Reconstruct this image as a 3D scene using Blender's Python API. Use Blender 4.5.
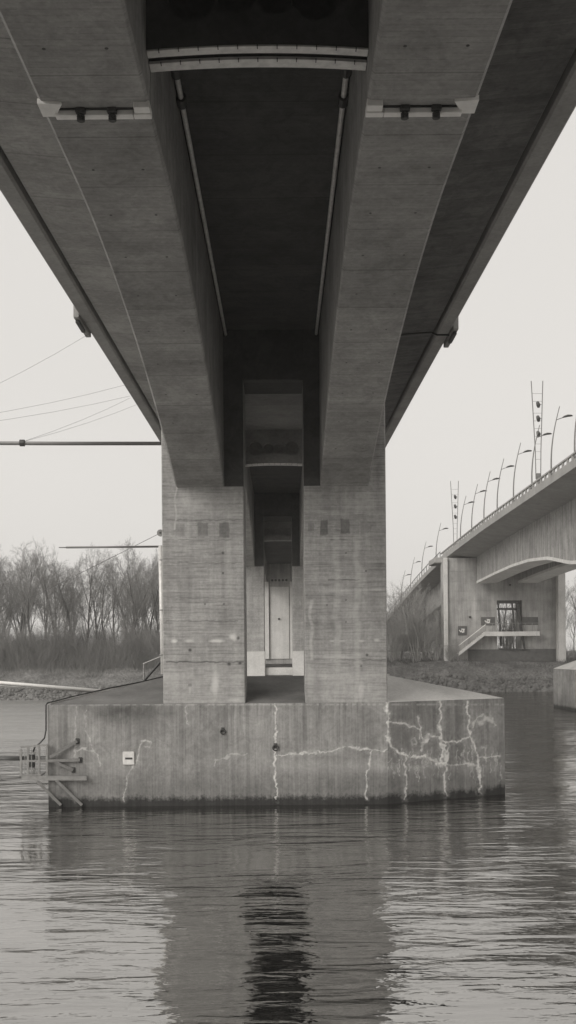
import bpy, math, random
import numpy as np
from mathutils import Vector, Matrix

for o in list(bpy.data.objects):
    bpy.data.objects.remove(o)
SC = bpy.context.scene
COL = SC.collection
R = math.radians

# ------------------------------------------------------------------ camera
CZ = 5.56                     # eye height above the river
F = 1000.0                    # focal length in pixels
VX, VY = 282.0, 652.0         # where the bridge axis meets the horizon in the picture
ROLL = 0.008
cam_data = bpy.data.cameras.new('camera')
cam_data.sensor_fit = 'VERTICAL'
cam_data.sensor_height = 36.0
cam_data.sensor_width = 36.0
cam_data.lens = 36.0 * F / 1024.0
cam_data.shift_x = (288.0 - VX) / 1024.0
cam_data.shift_y = (VY - 512.0) / 1024.0
cam_data.clip_end = 3000.0
cam = bpy.data.objects.new('camera', cam_data)
COL.objects.link(cam)
rv = Vector((1, 0, -ROLL)).normalized()
uv = Vector((ROLL, 0, 1)).normalized()
zv = rv.cross(uv)
M4 = Matrix(((rv.x, uv.x, zv.x, 0), (rv.y, uv.y, zv.y, 0), (rv.z, uv.z, zv.z, CZ), (0, 0, 0, 1)))
cam.matrix_world = M4
SC.camera = cam

# ------------------------------------------------------------------ world, sun, exposure
SUN_EL, SUN_AZ = 30.0, 224.0      # behind the camera, a little to its left
w = bpy.data.worlds.new('World')
SC.world = w
w.use_nodes = True
nt = w.node_tree
nt.nodes.clear()
sky = nt.nodes.new('ShaderNodeTexSky')
sky.sky_type = 'NISHITA'
sky.sun_disc = False
sky.sun_elevation = R(SUN_EL)
sky.sun_rotation = R(SUN_AZ)
sky.dust_density = 6.0
sky.air_density = 1.0
bw = nt.nodes.new('ShaderNodeRGBToBW')
mul = nt.nodes.new('ShaderNodeMath'); mul.operation = 'MULTIPLY'; mul.inputs[1].default_value = 0.28
addn = nt.nodes.new('ShaderNodeMath'); addn.operation = 'ADD'; addn.inputs[1].default_value = 5.4
tcw = nt.nodes.new('ShaderNodeTexCoord')
nzw = nt.nodes.new('ShaderNodeTexNoise'); nzw.inputs['Scale'].default_value = 1.6; nzw.inputs['Detail'].default_value = 3
mrw = nt.nodes.new('ShaderNodeMapRange')
mrw.inputs['To Min'].default_value = 0.93; mrw.inputs['To Max'].default_value = 1.07
mul2 = nt.nodes.new('ShaderNodeMath'); mul2.operation = 'MULTIPLY'
tint = nt.nodes.new('ShaderNodeMix'); tint.data_type = 'RGBA'; tint.blend_type = 'MULTIPLY'
tint.inputs[0].default_value = 1.0
tint.inputs[7].default_value = (1.0, 0.968, 0.925, 1)
bg = nt.nodes.new('ShaderNodeBackground'); bg.inputs['Strength'].default_value = 0.1
outw = nt.nodes.new('ShaderNodeOutputWorld')
L = nt.links.new
L(sky.outputs[0], bw.inputs[0]); L(bw.outputs[0], mul.inputs[0]); L(mul.outputs[0], addn.inputs[0])
L(tcw.outputs['Generated'], nzw.inputs['Vector']); L(nzw.outputs[0], mrw.inputs[0])
L(addn.outputs[0], mul2.inputs[0]); L(mrw.outputs[0], mul2.inputs[1])
L(mul2.outputs[0], tint.inputs[6]); L(tint.outputs[2], bg.inputs['Color']); L(bg.outputs[0], outw.inputs['Surface'])

sun_d = bpy.data.lights.new('sun', 'SUN')
sun_d.energy = 1.4
sun_d.angle = R(40)
sun_d.color = (1.0, 0.97, 0.92)
sun = bpy.data.objects.new('sun', sun_d)
COL.objects.link(sun)
az = R(SUN_AZ); el = R(SUN_EL)
to_sun = Vector((math.sin(az) * math.cos(el), math.cos(az) * math.cos(el), math.sin(el)))
sun.rotation_euler = to_sun.to_track_quat('Z', 'Y').to_euler()

SC.view_settings.view_transform = 'Standard'
SC.view_settings.look = 'None'
SC.view_settings.gamma = 1.0
SC.view_settings.use_curve_mapping = False
SC.view_settings.exposure = 0.35
SC.cycles.max_bounces = 6
SC.cycles.diffuse_bounces = 4
SC.cycles.volume_bounces = 1
SC.cycles.use_denoising = True

# ------------------------------------------------------------------ helpers
rng = np.random.default_rng(7)
random.seed(7)


def at(px, py, Y):
    """world point at distance Y that the picture shows at (px, py)"""
    dx, dy = px - VX, py - VY
    ix, iy = dx - ROLL * dy, dy + ROLL * dx
    return Vector((ix / F * Y, Y, CZ - iy / F * Y))


class MB:
    """collects faces for ONE mesh object, in world coordinates"""
    def __init__(s):
        s.v = []; s.f = []

    def add(s, vs, fs):
        n = len(s.v)
        s.v += [tuple(p) for p in vs]
        s.f += [tuple(i + n for i in f) for f in fs]
        return s

    def box(s, a, b):
        x0, y0, z0 = a; x1, y1, z1 = b
        return s.add([(x0, y0, z0), (x1, y0, z0), (x1, y1, z0), (x0, y1, z0), (x0, y0, z1), (x1, y0, z1), (x1, y1, z1), (x0, y1, z1)],
                     [(0, 3, 2, 1), (4, 5, 6, 7), (0, 1, 5, 4), (1, 2, 6, 5), (2, 3, 7, 6), (3, 0, 4, 7)])

    def bbox(s, a, b, c=0.01):
        """box with bevelled edges"""
        x0, y0, z0 = a; x1, y1, z1 = b
        c = min(c, (x1 - x0) * .4, (y1 - y0) * .4, (z1 - z0) * .4)
        vs = []
        for (x, sx) in ((x0, 1), (x1, -1)):
            for (y, sy) in ((y0, 1), (y1, -1)):
                for (z, sz) in ((z0, 1), (z1, -1)):
                    vs += [(x, y + sy * c, z + sz * c), (x + sx * c, y, z + sz * c), (x + sx * c, y + sy * c, z)]
        def i(a_, b_, c_, k): return (a_ * 4 + b_ * 2 + c_) * 3 + k
        fs = []
        for a_ in (0, 1):
            q = [i(a_, 0, 0, 0), i(a_, 1, 0, 0), i(a_, 1, 1, 0), i(a_, 0, 1, 0)]; fs.append(q if a_ else q[::-1])
            q = [i(0, a_, 0, 1), i(1, a_, 0, 1), i(1, a_, 1, 1), i(0, a_, 1, 1)]; fs.append(q[::-1] if a_ else q)
            q = [i(0, 0, a_, 2), i(1, 0, a_, 2), i(1, 1, a_, 2), i(0, 1, a_, 2)]; fs.append(q if a_ else q[::-1])
        for a_ in (0, 1):
            for b_ in (0, 1):
                q = [i(0, a_, b_, 1), i(0, a_, b_, 2), i(1, a_, b_, 2), i(1, a_, b_, 1)]; fs.append(q)
                q = [i(a_, 0, b_, 0), i(a_, 0, b_, 2), i(a_, 1, b_, 2), i(a_, 1, b_, 0)]; fs.append(q)
                q = [i(a_, b_, 0, 0), i(a_, b_, 0, 1), i(a_, b_, 1, 1), i(a_, b_, 1, 0)]; fs.append(q)
                for c_ in (0, 1):
                    fs.append([i(a_, b_, c_, 0), i(a_, b_, c_, 1), i(a_, b_, c_, 2)])
        return s.add(vs, fs)

    def tube(s, pts, r, n=8, cap=True):
        pts = [Vector(p) for p in pts]
        rs = r if isinstance(r, (list, tuple)) else [r] * len(pts)
        vs = []; fs = []
        prev = None
        for k, p in enumerate(pts):
            d = (pts[min(k + 1, len(pts) - 1)] - pts[max(k - 1, 0)]).normalized()
            if prev is None:
                u = d.orthogonal().normalized()
            else:
                u = (prev - d * prev.dot(d)).normalized()
            prev = u
            v = d.cross(u)
            for j in range(n):
                a = 2 * math.pi * j / n
                vs.append(p + (u * math.cos(a) + v * math.sin(a)) * rs[k])
        for k in range(len(pts) - 1):
            for j in range(n):
                fs.append((k * n + j, k * n + (j + 1) % n, (k + 1) * n + (j + 1) % n, (k + 1) * n + j))
        if cap:
            fs.append(tuple(range(n))[::-1]); fs.append(tuple(range((len(pts) - 1) * n, len(pts) * n)))
        return s.add(vs, fs)

    def bar(s, p, q, wx, wz):
        """square bar between two points"""
        p = Vector(p); q = Vector(q); d = (q - p).normalized()
        up = Vector((0, 0, 1)) if abs(d.z) < .9 else Vector((0, 1, 0))
        u = d.cross(up).normalized() * wx / 2; v = u.cross(d).normalized() * wz / 2
        vs = [e + a * u + b * v for e in (p, q) for (a, b) in ((-1, -1), (1, -1), (1, 1), (-1, 1))]
        return s.add(vs, [(0, 1, 2, 3), (7, 6, 5, 4), (0, 4, 5, 1), (1, 5, 6, 2), (2, 6, 7, 3), (3, 7, 4, 0)])

    def prism(s, poly, d):
        """polygon (3D points) extruded by vector d"""
        n = len(poly); d = Vector(d)
        vs = [Vector(p) for p in poly] + [Vector(p) + d for p in poly]
        fs = [tuple(range(n))[::-1], tuple(range(n, 2 * n))] + [(k, (k + 1) % n, n + (k + 1) % n, n + k) for k in range(n)]
        return s.add(vs, fs)

    def loft(s, rings, closed=True, caps=True):
        n = len(rings[0]); vs = [p for r_ in rings for p in r_]; fs = []
        m = n if closed else n - 1
        for k in range(len(rings) - 1):
            for j in range(m):
                fs.append((k * n + j, k * n + (j + 1) % n, (k + 1) * n + (j + 1) % n, (k + 1) * n + j))
        if closed and caps:
            fs.append(tuple(range(n))[::-1]); fs.append(tuple(range((len(rings) - 1) * n, len(rings) * n)))
        return s.add(vs, fs)

    def torus(s, c, R_, r, axis='Y', n=20, m=8):
        vs = []; fs = []
        for i in range(n):
            a = 2 * math.pi * i / n
            for j in range(m):
                b = 2 * math.pi * j / m
                q = R_ + r * math.cos(b); h = r * math.sin(b)
                p = {'Y': (q * math.cos(a), h, q * math.sin(a)), 'X': (h, q * math.cos(a), q * math.sin(a)), 'Z': (q * math.cos(a), q * math.sin(a), h)}[axis]
                vs.append((c[0] + p[0], c[1] + p[1], c[2] + p[2]))
        for i in range(n):
            for j in range(m):
                fs.append((i * m + j, ((i + 1) % n) * m + j, ((i + 1) % n) * m + (j + 1) % m, i * m + (j + 1) % m))
        return s.add(vs, fs)

    def build(s, name, mat, parent=None, smooth=False):
        off = parent_loc(parent)
        me = bpy.data.meshes.new(name)
        me.from_pydata([(x - off[0], y - off[1], z - off[2]) for x, y, z in s.v], [], s.f)
        import bmesh
        bm = bmesh.new(); bm.from_mesh(me); bmesh.ops.recalc_face_normals(bm, faces=bm.faces); bm.to_mesh(me); bm.free()
        if smooth:
            me.polygons.foreach_set('use_smooth', [True] * len(me.polygons))
        me.materials.append(mat)
        o = bpy.data.objects.new(name, me)
        COL.objects.link(o)
        if parent:
            o.parent = parent
        return o


def parent_loc(p):
    v = Vector((0, 0, 0))
    while p is not None:
        v = v + p.location
        p = p.parent
    return v


def raw(name, v, f, mat, parent=None, smooth=False, attrs=None):
    """numpy mesh, world coordinates, no clean-up"""
    me = bpy.data.meshes.new(name)
    v = np.asarray(v, dtype=np.float32) - np.array(parent_loc(parent), dtype=np.float32)
    f = np.asarray(f, dtype=np.int32)
    k = f.shape[1]
    me.vertices.add(len(v)); me.vertices.foreach_set('co', v.ravel())
    me.loops.add(f.size); me.loops.foreach_set('vertex_index', f.ravel())
    me.polygons.add(len(f)); me.polygons.foreach_set('loop_start', np.arange(0, f.size, k, dtype=np.int32))
    me.polygons.foreach_set('loop_total', np.full(len(f), k, dtype=np.int32))
    if smooth:
        me.polygons.foreach_set('use_smooth', np.ones(len(f), dtype=bool))
    me.update(calc_edges=True)
    for an, arr in (attrs or {}).items():
        at_ = me.attributes.new(an, 'FLOAT', 'POINT'); at_.data.foreach_set('value', np.asarray(arr, dtype=np.float32))
    me.materials.append(mat)
    o = bpy.data.objects.new(name, me)
    COL.objects.link(o)
    if parent:
        o.parent = parent
    return o


def tag(o, label=None, cat=None, group=None, kind=None):
    if label: o['label'] = label
    if cat: o['category'] = cat
    if group: o['group'] = group
    if kind: o['kind'] = kind
    return o


def thing(name, loc, label, cat, group=None):
    e = bpy.data.objects.new(name, None)
    e.location = loc
    e.empty_display_size = 0.3
    COL.objects.link(e)
    return tag(e, label, cat, group)


def copy_tree(o, parent=None):
    c = o.copy(); COL.objects.link(c); c.parent = parent
    for ch in o.children:
        copy_tree(ch, c)
    return c


def vnoise(x, y, seed=0):
    """smooth value noise for numpy arrays"""
    xi = np.floor(x).astype(np.int64); yi = np.floor(y).astype(np.int64)
    xf = x - xi; yf = y - yi
    u = xf * xf * (3 - 2 * xf); v = yf * yf * (3 - 2 * yf)
    def h(a, b):
        n = (a * 374761393 + b * 668265263 + seed * 974711) & 0x7fffffff
        n = ((n ^ (n >> 13)) * 1274126177) & 0x7fffffff
        return ((n ^ (n >> 16)) & 0xffff) / 65535.0
    return (h(xi, yi) * (1 - u) + h(xi + 1, yi) * u) * (1 - v) + (h(xi, yi + 1) * (1 - u) + h(xi + 1, yi + 1) * u) * v


def fbm(x, y, seed=0, o=4):
    t = 0; a = .5
    for k in range(o):
        t = t + a * vnoise(x * 2 ** k, y * 2 ** k, seed + k); a *= .5
    return t


# ------------------------------------------------------------------ materials
def mat(name):
    m = bpy.data.materials.new(name); m.use_nodes = True
    return m, m.node_tree, m.node_tree.nodes['Principled BSDF']


def N(nt_, typ, **kw):
    n = nt_.nodes.new(typ)
    for k, v in kw.items():
        if k in ('operation', 'blend_type', 'data_type', 'noise_dimensions', 'attribute_name', 'wave_type', 'bands_direction'):
            setattr(n, k, v)
        else:
            n.inputs[k].default_value = v
    return n


def g(v, warm=0.02):
    return (v * (1 + warm), v, v * (1 - 1.6 * warm), 1)


def concrete(name, base, axis=None, bw_=0.12, var=0.30, board=0.12, streak=0.25, band=None, dark=0.45, bump=0.5, gr_=0.10, pan=None):
    """weathered cast concrete. axis = axis across the formwork boards. band = (z top, tone) of a wet tide mark"""
    m, t, b = mat(name)
    lk = t.links.new
    geo = N(t, 'ShaderNodeNewGeometry')
    sep = N(t, 'ShaderNodeSeparateXYZ'); lk(geo.outputs['Position'], sep.inputs[0])
    big = N(t, 'ShaderNodeTexNoise', Scale=0.55, Detail=6, Roughness=0.6); lk(geo.outputs['Position'], big.inputs['Vector'])
    fine = N(t, 'ShaderNodeTexNoise', Scale=9.0, Detail=5, Roughness=0.7); lk(geo.outputs['Position'], fine.inputs['Vector'])
    mp = N(t, 'ShaderNodeMapping', Scale=(2.2, 2.2, 0.16)); lk(geo.outputs['Position'], mp.inputs['Vector'])
    st = N(t, 'ShaderNodeTexNoise', Scale=1.0, Detail=5, Roughness=0.65); lk(mp.outputs[0], st.inputs['Vector'])

    def rng_(sock, a, b_, lo=0.3, hi=0.7):
        r = N(t, 'ShaderNodeMapRange'); r.inputs['From Min'].default_value = lo; r.inputs['From Max'].default_value = hi
        r.inputs['To Min'].default_value = a; r.inputs['To Max'].default_value = b_
        lk(sock, r.inputs[0]); return r.outputs[0]

    def mul_(a, b_):
        n = N(t, 'ShaderNodeMath', operation='MULTIPLY')
        for k, v in ((0, a), (1, b_)):
            if isinstance(v, (int, float)): n.inputs[k].default_value = v
            else: lk(v, n.inputs[k])
        return n.outputs[0]
    val = mul_(rng_(big.outputs[0], 1 - var, 1 + var), rng_(fine.outputs[0], 0.88, 1.12))
    val = mul_(val, rng_(st.outputs[0], 1 - streak, 1 + streak * .6))
    hgt = fine.outputs[0]
    if axis is not None:
        c = sep.outputs[axis]
        d = mul_(c, 1.0 / bw_)
        # let the boards waver a little
        fl = N(t, 'ShaderNodeMath', operation='FLOOR'); lk(d, fl.inputs[0])
        wn = N(t, 'ShaderNodeTexWhiteNoise', noise_dimensions='1D'); lk(fl.outputs[0], wn.inputs['W'])
        val = mul_(val, rng_(wn.outputs[0], 1 - board, 1 + board, 0, 1))
        fr = N(t, 'ShaderNodeMath', operation='FRACT'); lk(d, fr.inputs[0])
        pp = N(t, 'ShaderNodeMath', operation='PINGPONG'); pp.inputs[1].default_value = 0.5; lk(fr.outputs[0], pp.inputs[0])
        seam = rng_(pp.outputs[0], 0.0, 1.0, 0.0, 0.10)
        brk = rng_(fine.outputs[0], 0.0, 1.0, 0.40, 0.60)
        sm = N(t, 'ShaderNodeMath', operation='MAXIMUM'); lk(seam, sm.inputs[0]); lk(brk, sm.inputs[1])
        val = mul_(val, rng_(sm.outputs[0], 0.82, 1.0, 0, 1))
        if pan:
            d2 = mul_(c, 1.0 / pan)
            f2 = N(t, 'ShaderNodeMath', operation='FLOOR'); lk(d2, f2.inputs[0])
            w2 = N(t, 'ShaderNodeTexWhiteNoise', noise_dimensions='1D'); lk(f2.outputs[0], w2.inputs['W'])
            val = mul_(val, rng_(w2.outputs[0], 0.90, 1.10, 0, 1))
            r2 = N(t, 'ShaderNodeMath', operation='FRACT'); lk(d2, r2.inputs[0])
            p2 = N(t, 'ShaderNodeMath', operation='PINGPONG'); p2.inputs[1].default_value = 0.5; lk(r2.outputs[0], p2.inputs[0])
            val = mul_(val, rng_(p2.outputs[0], 0.60, 1.0, 0.0, 0.026 / pan))
        # blotches, drips and patches left by water
        bl2 = N(t, 'ShaderNodeTexNoise', Scale=1.7, Detail=8, Roughness=0.7, Distortion=1.2); lk(geo.outputs['Position'], bl2.inputs['Vector'])
        val = mul_(val, rng_(bl2.outputs[0], 1 - var * .7, 1 + var * .35, 0.36, 0.56))
        # grain streaks along the boards
        sc3 = [1.2, 1.2, 1.2]; sc3[axis] = 26.0
        m2 = N(t, 'ShaderNodeMapping', Scale=tuple(sc3)); lk(geo.outputs['Position'], m2.inputs['Vector'])
        gr = N(t, 'ShaderNodeTexNoise', Scale=1.0, Detail=4, Roughness=0.6); lk(m2.outputs[0], gr.inputs['Vector'])
        val = mul_(val, rng_(gr.outputs[0], 1 - gr_, 1 + gr_))
        ad = N(t, 'ShaderNodeMath', operation='ADD'); lk(gr.outputs[0], ad.inputs[0]); lk(sm.outputs[0], ad.inputs[1]); hgt = ad.outputs[0]
    if band is not None:
        wob = N(t, 'ShaderNodeMath', operation='ADD'); lk(sep.outputs[2], wob.inputs[0])
        wv = N(t, 'ShaderNodeMath', operation='ADD'); lk(rng_(fine.outputs[0], -0.07, 0.07), wv.inputs[0]); lk(rng_(st.outputs[0], -0.10, 0.10), wv.inputs[1])
        lk(wv.outputs[0], wob.inputs[1])
        val = mul_(val, rng_(wob.outputs[0], band[1], 1.0, band[0] - 0.10, band[0] + 0.10))
        val = mul_(val, rng_(wob.outputs[0], 0.76, 1.0, band[0] + 0.4, band[0] + 1.2))
    # dark and pale marks with a shape of their own
    ad_ = N(t, 'ShaderNodeAttribute', attribute_name='dirt')
    dn = N(t, 'ShaderNodeMath', operation='SUBTRACT'); dn.inputs[0].default_value = 1.0
    lk(mul_(ad_.outputs['Fac'], dark), dn.inputs[1])
    val = mul_(val, dn.outputs[0])
    col = N(t, 'ShaderNodeMix', data_type='RGBA', blend_type='MULTIPLY'); col.inputs[0].default_value = 1
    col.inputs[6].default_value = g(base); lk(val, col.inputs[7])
    as_ = N(t, 'ShaderNodeAttribute', attribute_name='stain')
    c2 = N(t, 'ShaderNodeMix', data_type='RGBA'); lk(as_.outputs['Fac'], c2.inputs[0])
    lk(col.outputs[2], c2.inputs[6]); c2.inputs[7].default_value = g(0.72)
    lk(c2.outputs[2], b.inputs['Base Color'])
    b.inputs['Roughness'].default_value = 0.88
    b.inputs['Specular IOR Level'].default_value = 0.3
    bp = N(t, 'ShaderNodeBump', Strength=bump, Distance=0.012); lk(hgt, bp.inputs['Height']); lk(bp.outputs[0], b.inputs['Normal'])
    return m


def plain(name, v, rough=0.6, metal=0.0, var=0.15, scale=6.0):
    m, t, b = mat(name)
    geo = N(t, 'ShaderNodeNewGeometry')
    nz = N(t, 'ShaderNodeTexNoise', Scale=scale, Detail=5, Roughness=0.65); t.links.new(geo.outputs['Position'], nz.inputs['Vector'])
    r = N(t, 'ShaderNodeMapRange'); r.inputs['From Min'].default_value = .3; r.inputs['From Max'].default_value = .7
    r.inputs['To Min'].default_value = 1 - var; r.inputs['To Max'].default_value = 1 + var; t.links.new(nz.outputs[0], r.inputs[0])
    c = N(t, 'ShaderNodeMix', data_type='RGBA', blend_type='MULTIPLY'); c.inputs[0].default_value = 1; c.inputs[6].default_value = g(v)
    t.links.new(r.outputs[0], c.inputs[7]); t.links.new(c.outputs[2], b.inputs['Base Color'])
    b.inputs['Roughness'].default_value = rough; b.inputs['Metallic'].default_value = metal
    bp = N(t, 'ShaderNodeBump', Strength=.25, Distance=.01); t.links.new(nz.outputs[0], bp.inputs['Height']); t.links.new(bp.outputs[0], b.inputs['Normal'])
    return m


M = {}
M['base'] = concrete('pier_base_concrete', 0.26, axis=0, bw_=0.11, var=0.22, board=0.09, streak=0.22, dark=.6, band=(0.30, 0.20))
M['base_top'] = concrete('pier_top_concrete', 0.52, var=0.18, streak=0.0)
M['base_top_shaded'] = concrete('shaded_pier_top_concrete', 0.15, var=0.35, streak=0.0)  # darker copy for left and middle top, shade put into its colour
M['column'] = concrete('column_concrete', 0.32, axis=2, bw_=0.125, var=0.17, board=0.07, streak=0.24, dark=.8, gr_=.10)
M['girder'] = concrete('girder_concrete', 0.27, axis=1, bw_=0.14, var=0.20, board=0.05, streak=0.05, gr_=.06, pan=1.9)
M['slab'] = concrete('deck_concrete', 0.30, axis=1, bw_=0.16, var=0.18, board=0.05, streak=0.0, gr_=.06, pan=2.3)
M['soffit'] = concrete('dark_soffit_concrete', 0.07, axis=1, bw_=0.16, var=0.25, board=0.07, streak=0.0, gr_=.06, pan=2.3)  # darker than the rest of the deck concrete
M['slab_dark'] = concrete('dark_deck_concrete', 0.11, axis=1, bw_=0.16, var=0.30, board=0.12, streak=0.0)  # darker tone for the right cantilever
M['edge'] = concrete('edge_beam_concrete', 0.30, var=0.14, streak=0.1)
M['abut'] = concrete('abutment_concrete', 0.34, var=0.24, streak=0.30)
M['abut_light'] = concrete('pale_abutment_concrete', 0.58, var=0.12, streak=0.12)
M['rgird'] = concrete('road_bridge_concrete', 0.30, axis=1, bw_=0.5, var=0.2, board=0.05, streak=0.4)
M['plate'] = plain('galvanised_plate', 0.62, 0.5, 0.2, .18)
M['steel'] = plain('galvanised_steel', 0.26, 0.45, 0.5, .18)
M['white'] = plain('white_paint', 0.75, 0.5, 0, .08)
M['dsteel'] = plain('dark_steel', 0.06, 0.5, 0.3, .2)
M['mast'] = plain('grey_mast_paint', 0.16, 0.45, 0.2, .1)
M['rubber'] = plain('black_rubber', 0.02, 0.5, 0, .2)
M['pipe'] = plain('grey_pipe', 0.38, 0.5, 0, .15)
M['dplinth'] = plain('dark_plinth_paint', 0.10, 0.8, 0, .25, 2.0)
M['bark'] = plain('bark', 0.08, 0.9, 0, .3, 1.5)
M['twig_pale'] = plain('pale_twigs', 0.34, 0.9, 0, .25, .5)
M['twig'] = plain('twigs', 0.19, 0.9, 0, .25, .5)
M['brush'] = plain('dry_undergrowth', 0.20, 0.9, 0, .35, .35)
M['reed'] = plain('dry_reeds', 0.24, 0.9, 0, .3, .5)
M['grass'] = plain('bank_grass', 0.12, 0.95, 0, .4, .4)
M['rock'] = plain('riprap_rock', 0.13, 0.9, 0, .4, 1.2)


def water_mat():
    m, t, b = mat('river_water')
    lk = t.links.new
    t.nodes.remove(b)
    geo = N(t, 'ShaderNodeNewGeometry')
    sep = N(t, 'ShaderNodeSeparateXYZ'); lk(geo.outputs['Position'], sep.inputs[0])
    def nz(sx, sy, sc, det, dist=0.0, rough=.55):
        mp = N(t, 'ShaderNodeMapping', Scale=(sx, sy, 1)); lk(geo.outputs['Position'], mp.inputs['Vector'])
        n = N(t, 'ShaderNodeTexNoise', Scale=sc, Detail=det, Roughness=rough, Distortion=dist); lk(mp.outputs[0], n.inputs['Vector']); return n.outputs[0]
    def mrange(sock, f0, f1, t0, t1):
        r = N(t, 'ShaderNodeMapRange'); r.inputs['From Min'].default_value = f0; r.inputs['From Max'].default_value = f1
        r.inputs['To Min'].default_value = t0; r.inputs['To Max'].default_value = t1; lk(sock, r.inputs[0]); return r.outputs[0]
    def mth(op, a_, b_):
        n = N(t, 'ShaderNodeMath', operation=op)
        for k, v in ((0, a_), (1, b_)):
            if isinstance(v, (int, float)): n.inputs[k].default_value = v
            else: lk(v, n.inputs[k])
        return n.outputs[0]
    a = nz(0.26, 1.0, 1.35, 2, 0.6)          # swell
    c = nz(0.32, 1.0, 3.8, 3, 0.6)           # ripples
    e = nz(0.45, 1.0, 9.0, 2, 0.3)           # fine chop
    calm = mrange(nz(0.10, 0.16, 1.0, 2), .38, .62, .30, 1.2)
    open_ = mth('MULTIPLY', mrange(sep.outputs[1], 38, 62, 0.0, 1.0), mrange(sep.outputs[0], 0, 14, 1.0, 0.12))
    wind = mrange(open_, 0, 1, 1.0, 4.2)     # the open river is rougher than the lee of the pier
    h = mth('ADD', mth('ADD', a, mth('MULTIPLY', c, .26)), mth('MULTIPLY', e, .045))
    h = mth('MULTIPLY', mth('MULTIPLY', h, calm), wind)
    bp = N(t, 'ShaderNodeBump', Strength=1.0, Distance=0.10); lk(h, bp.inputs['Height'])
    fr_ = N(t, 'ShaderNodeFresnel'); fr_.inputs['IOR'].default_value = 1.33; lk(bp.outputs[0], fr_.inputs['Normal'])
    fac = mth('MINIMUM', mth('ADD', mth('MULTIPLY', fr_.outputs[0], .6), .43), .70)
    df = N(t, 'ShaderNodeBsdfDiffuse'); df.inputs['Color'].default_value = (.008, .008, .0078, 1)
    gl = N(t, 'ShaderNodeBsdfGlossy'); gl.inputs['Color'].default_value = (.97, .96, .94, 1)
    lk(mrange(open_, 0, 1, .03, .30), gl.inputs['Roughness'])
    lk(bp.outputs[0], gl.inputs['Normal'])
    mx = N(t, 'ShaderNodeMixShader'); lk(fac, mx.inputs[0]); lk(df.outputs[0], mx.inputs[1]); lk(gl.outputs[0], mx.inputs[2])
    lk(mx.outputs[0], t.nodes['Material Output'].inputs['Surface'])
    return m


M['water'] = water_mat()


def ground_mat():
    m, t, b = mat('bank_soil_and_grass')
    lk = t.links.new
    geo = N(t, 'ShaderNodeNewGeometry')
    a = N(t, 'ShaderNodeTexNoise', Scale=.35, Detail=6, Roughness=.65); lk(geo.outputs['Position'], a.inputs['Vector'])
    c = N(t, 'ShaderNodeTexNoise', Scale=3.0, Detail=4, Roughness=.7); lk(geo.outputs['Position'], c.inputs['Vector'])
    mx = N(t, 'ShaderNodeMath', operation='MULTIPLY'); lk(a.outputs[0], mx.inputs[0]); lk(c.outputs[0], mx.inputs[1])
    cr = N(t, 'ShaderNodeValToRGB'); lk(mx.outputs[0], cr.inputs[0])
    cr.color_ramp.elements[0].position = .14; cr.color_ramp.elements[0].color = g(.07)
    cr.color_ramp.elements[1].position = .40; cr.color_ramp.elements[1].color = g(.24)
    lk(cr.outputs[0], b.inputs['Base Color']); b.inputs['Roughness'].default_value = .95
    bp = N(t, 'ShaderNodeBump', Strength=.6, Distance=.15); lk(c.outputs[0], bp.inputs['Height']); lk(bp.outputs[0], b.inputs['Normal'])
    return m


M['ground'] = ground_mat()

# ------------------------------------------------------------------ ground and river
def shore(x):
    t = np.clip((x + 10) / 18, 0, 1); t = t * t * (3 - 2 * t)
    return 121 + 13 * t + 1.6 * (fbm(x * .12, x * 0, 3) - .5) * 2


def ground_z(x, y):
    far = shore(x)
    d = y - far
    bank = np.interp(d, [-30, -4, 0, 2.5, 5, 8, 30, 90, 600], [-2.5, -1.2, 0, 1.5, 2.6, 3.1, 3.4, 3.8, 4.0]) * (1 + .26 * np.clip((x + 10) / 18, 0, 1))
    near = np.interp(y, [-600, -30, 1, 4, 7.0, 11], [4.4, 4.2, 3.9, 2.6, 0, -2.5])
    z = np.where(y > 60, bank, near)
    rough = (fbm(x * .25, y * .25, 11) - .5) * 1.0 + (fbm(x * 1.1, y * 1.1, 12) - .5) * .5
    return z + np.where(z > 0.2, rough * np.clip(z / 2, 0, 1), rough * .2)


xs = np.concatenate([np.linspace(-600, -90, 18)[:-1], np.arange(-90, 90, 0.75), np.linspace(90, 600, 18)])
ys = np.concatenate([np.linspace(-600, -30, 12)[:-1], np.arange(-30, 18, 1.0), np.linspace(18, 112, 8)[:-1], np.arange(112, 165, .55), np.linspace(165, 600, 24)])
gx, gy = np.meshgrid(xs, ys)
gz = ground_z(gx, gy)
nx, ny = len(xs), len(ys)
ii = np.arange((ny - 1) * nx).reshape(ny - 1, nx)[:, :-1].ravel()
o = raw('ground', np.stack([gx.ravel(), gy.ravel(), gz.ravel()], 1), np.stack([ii, ii + 1, ii + nx + 1, ii + nx], 1), M['ground'], smooth=True)
tag(o, kind='structure')
o = MB().add([(-599, 3, 0), (599, 3, 0), (599, 160, 0), (-599, 160, 0)], [(0, 1, 2, 3)]).build('river', M['water'])
tag(o, kind='structure')

# ------------------------------------------------------------------ the main bridge
XC = -0.31
PIER_Y = [36.36, 77.4]
PT = 2.0                       # pier wall thickness
GI, GO = 1.745, 3.51           # girder inner and outer half offsets
HW = 6.6                       # half width of the deck
JOINTS = [16.2, 54.6, 95.8]
Y_END = 141.0


def soffit(Y):
    return 17.27 + 0.02 * (Y - 36.36) - 0.00013 * max(0.0, Y - 36.36) ** 2


def depth(Y):
    d = 2.5
    for p in PIER_Y:
        c = p if Y < p else (p + PT if Y > p + PT else Y)
        t = max(0.0, 1 - abs(Y - c) / 17.4)
        d = max(d, 2.5 + 3.2 * t ** 1.7)
    return d


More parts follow.
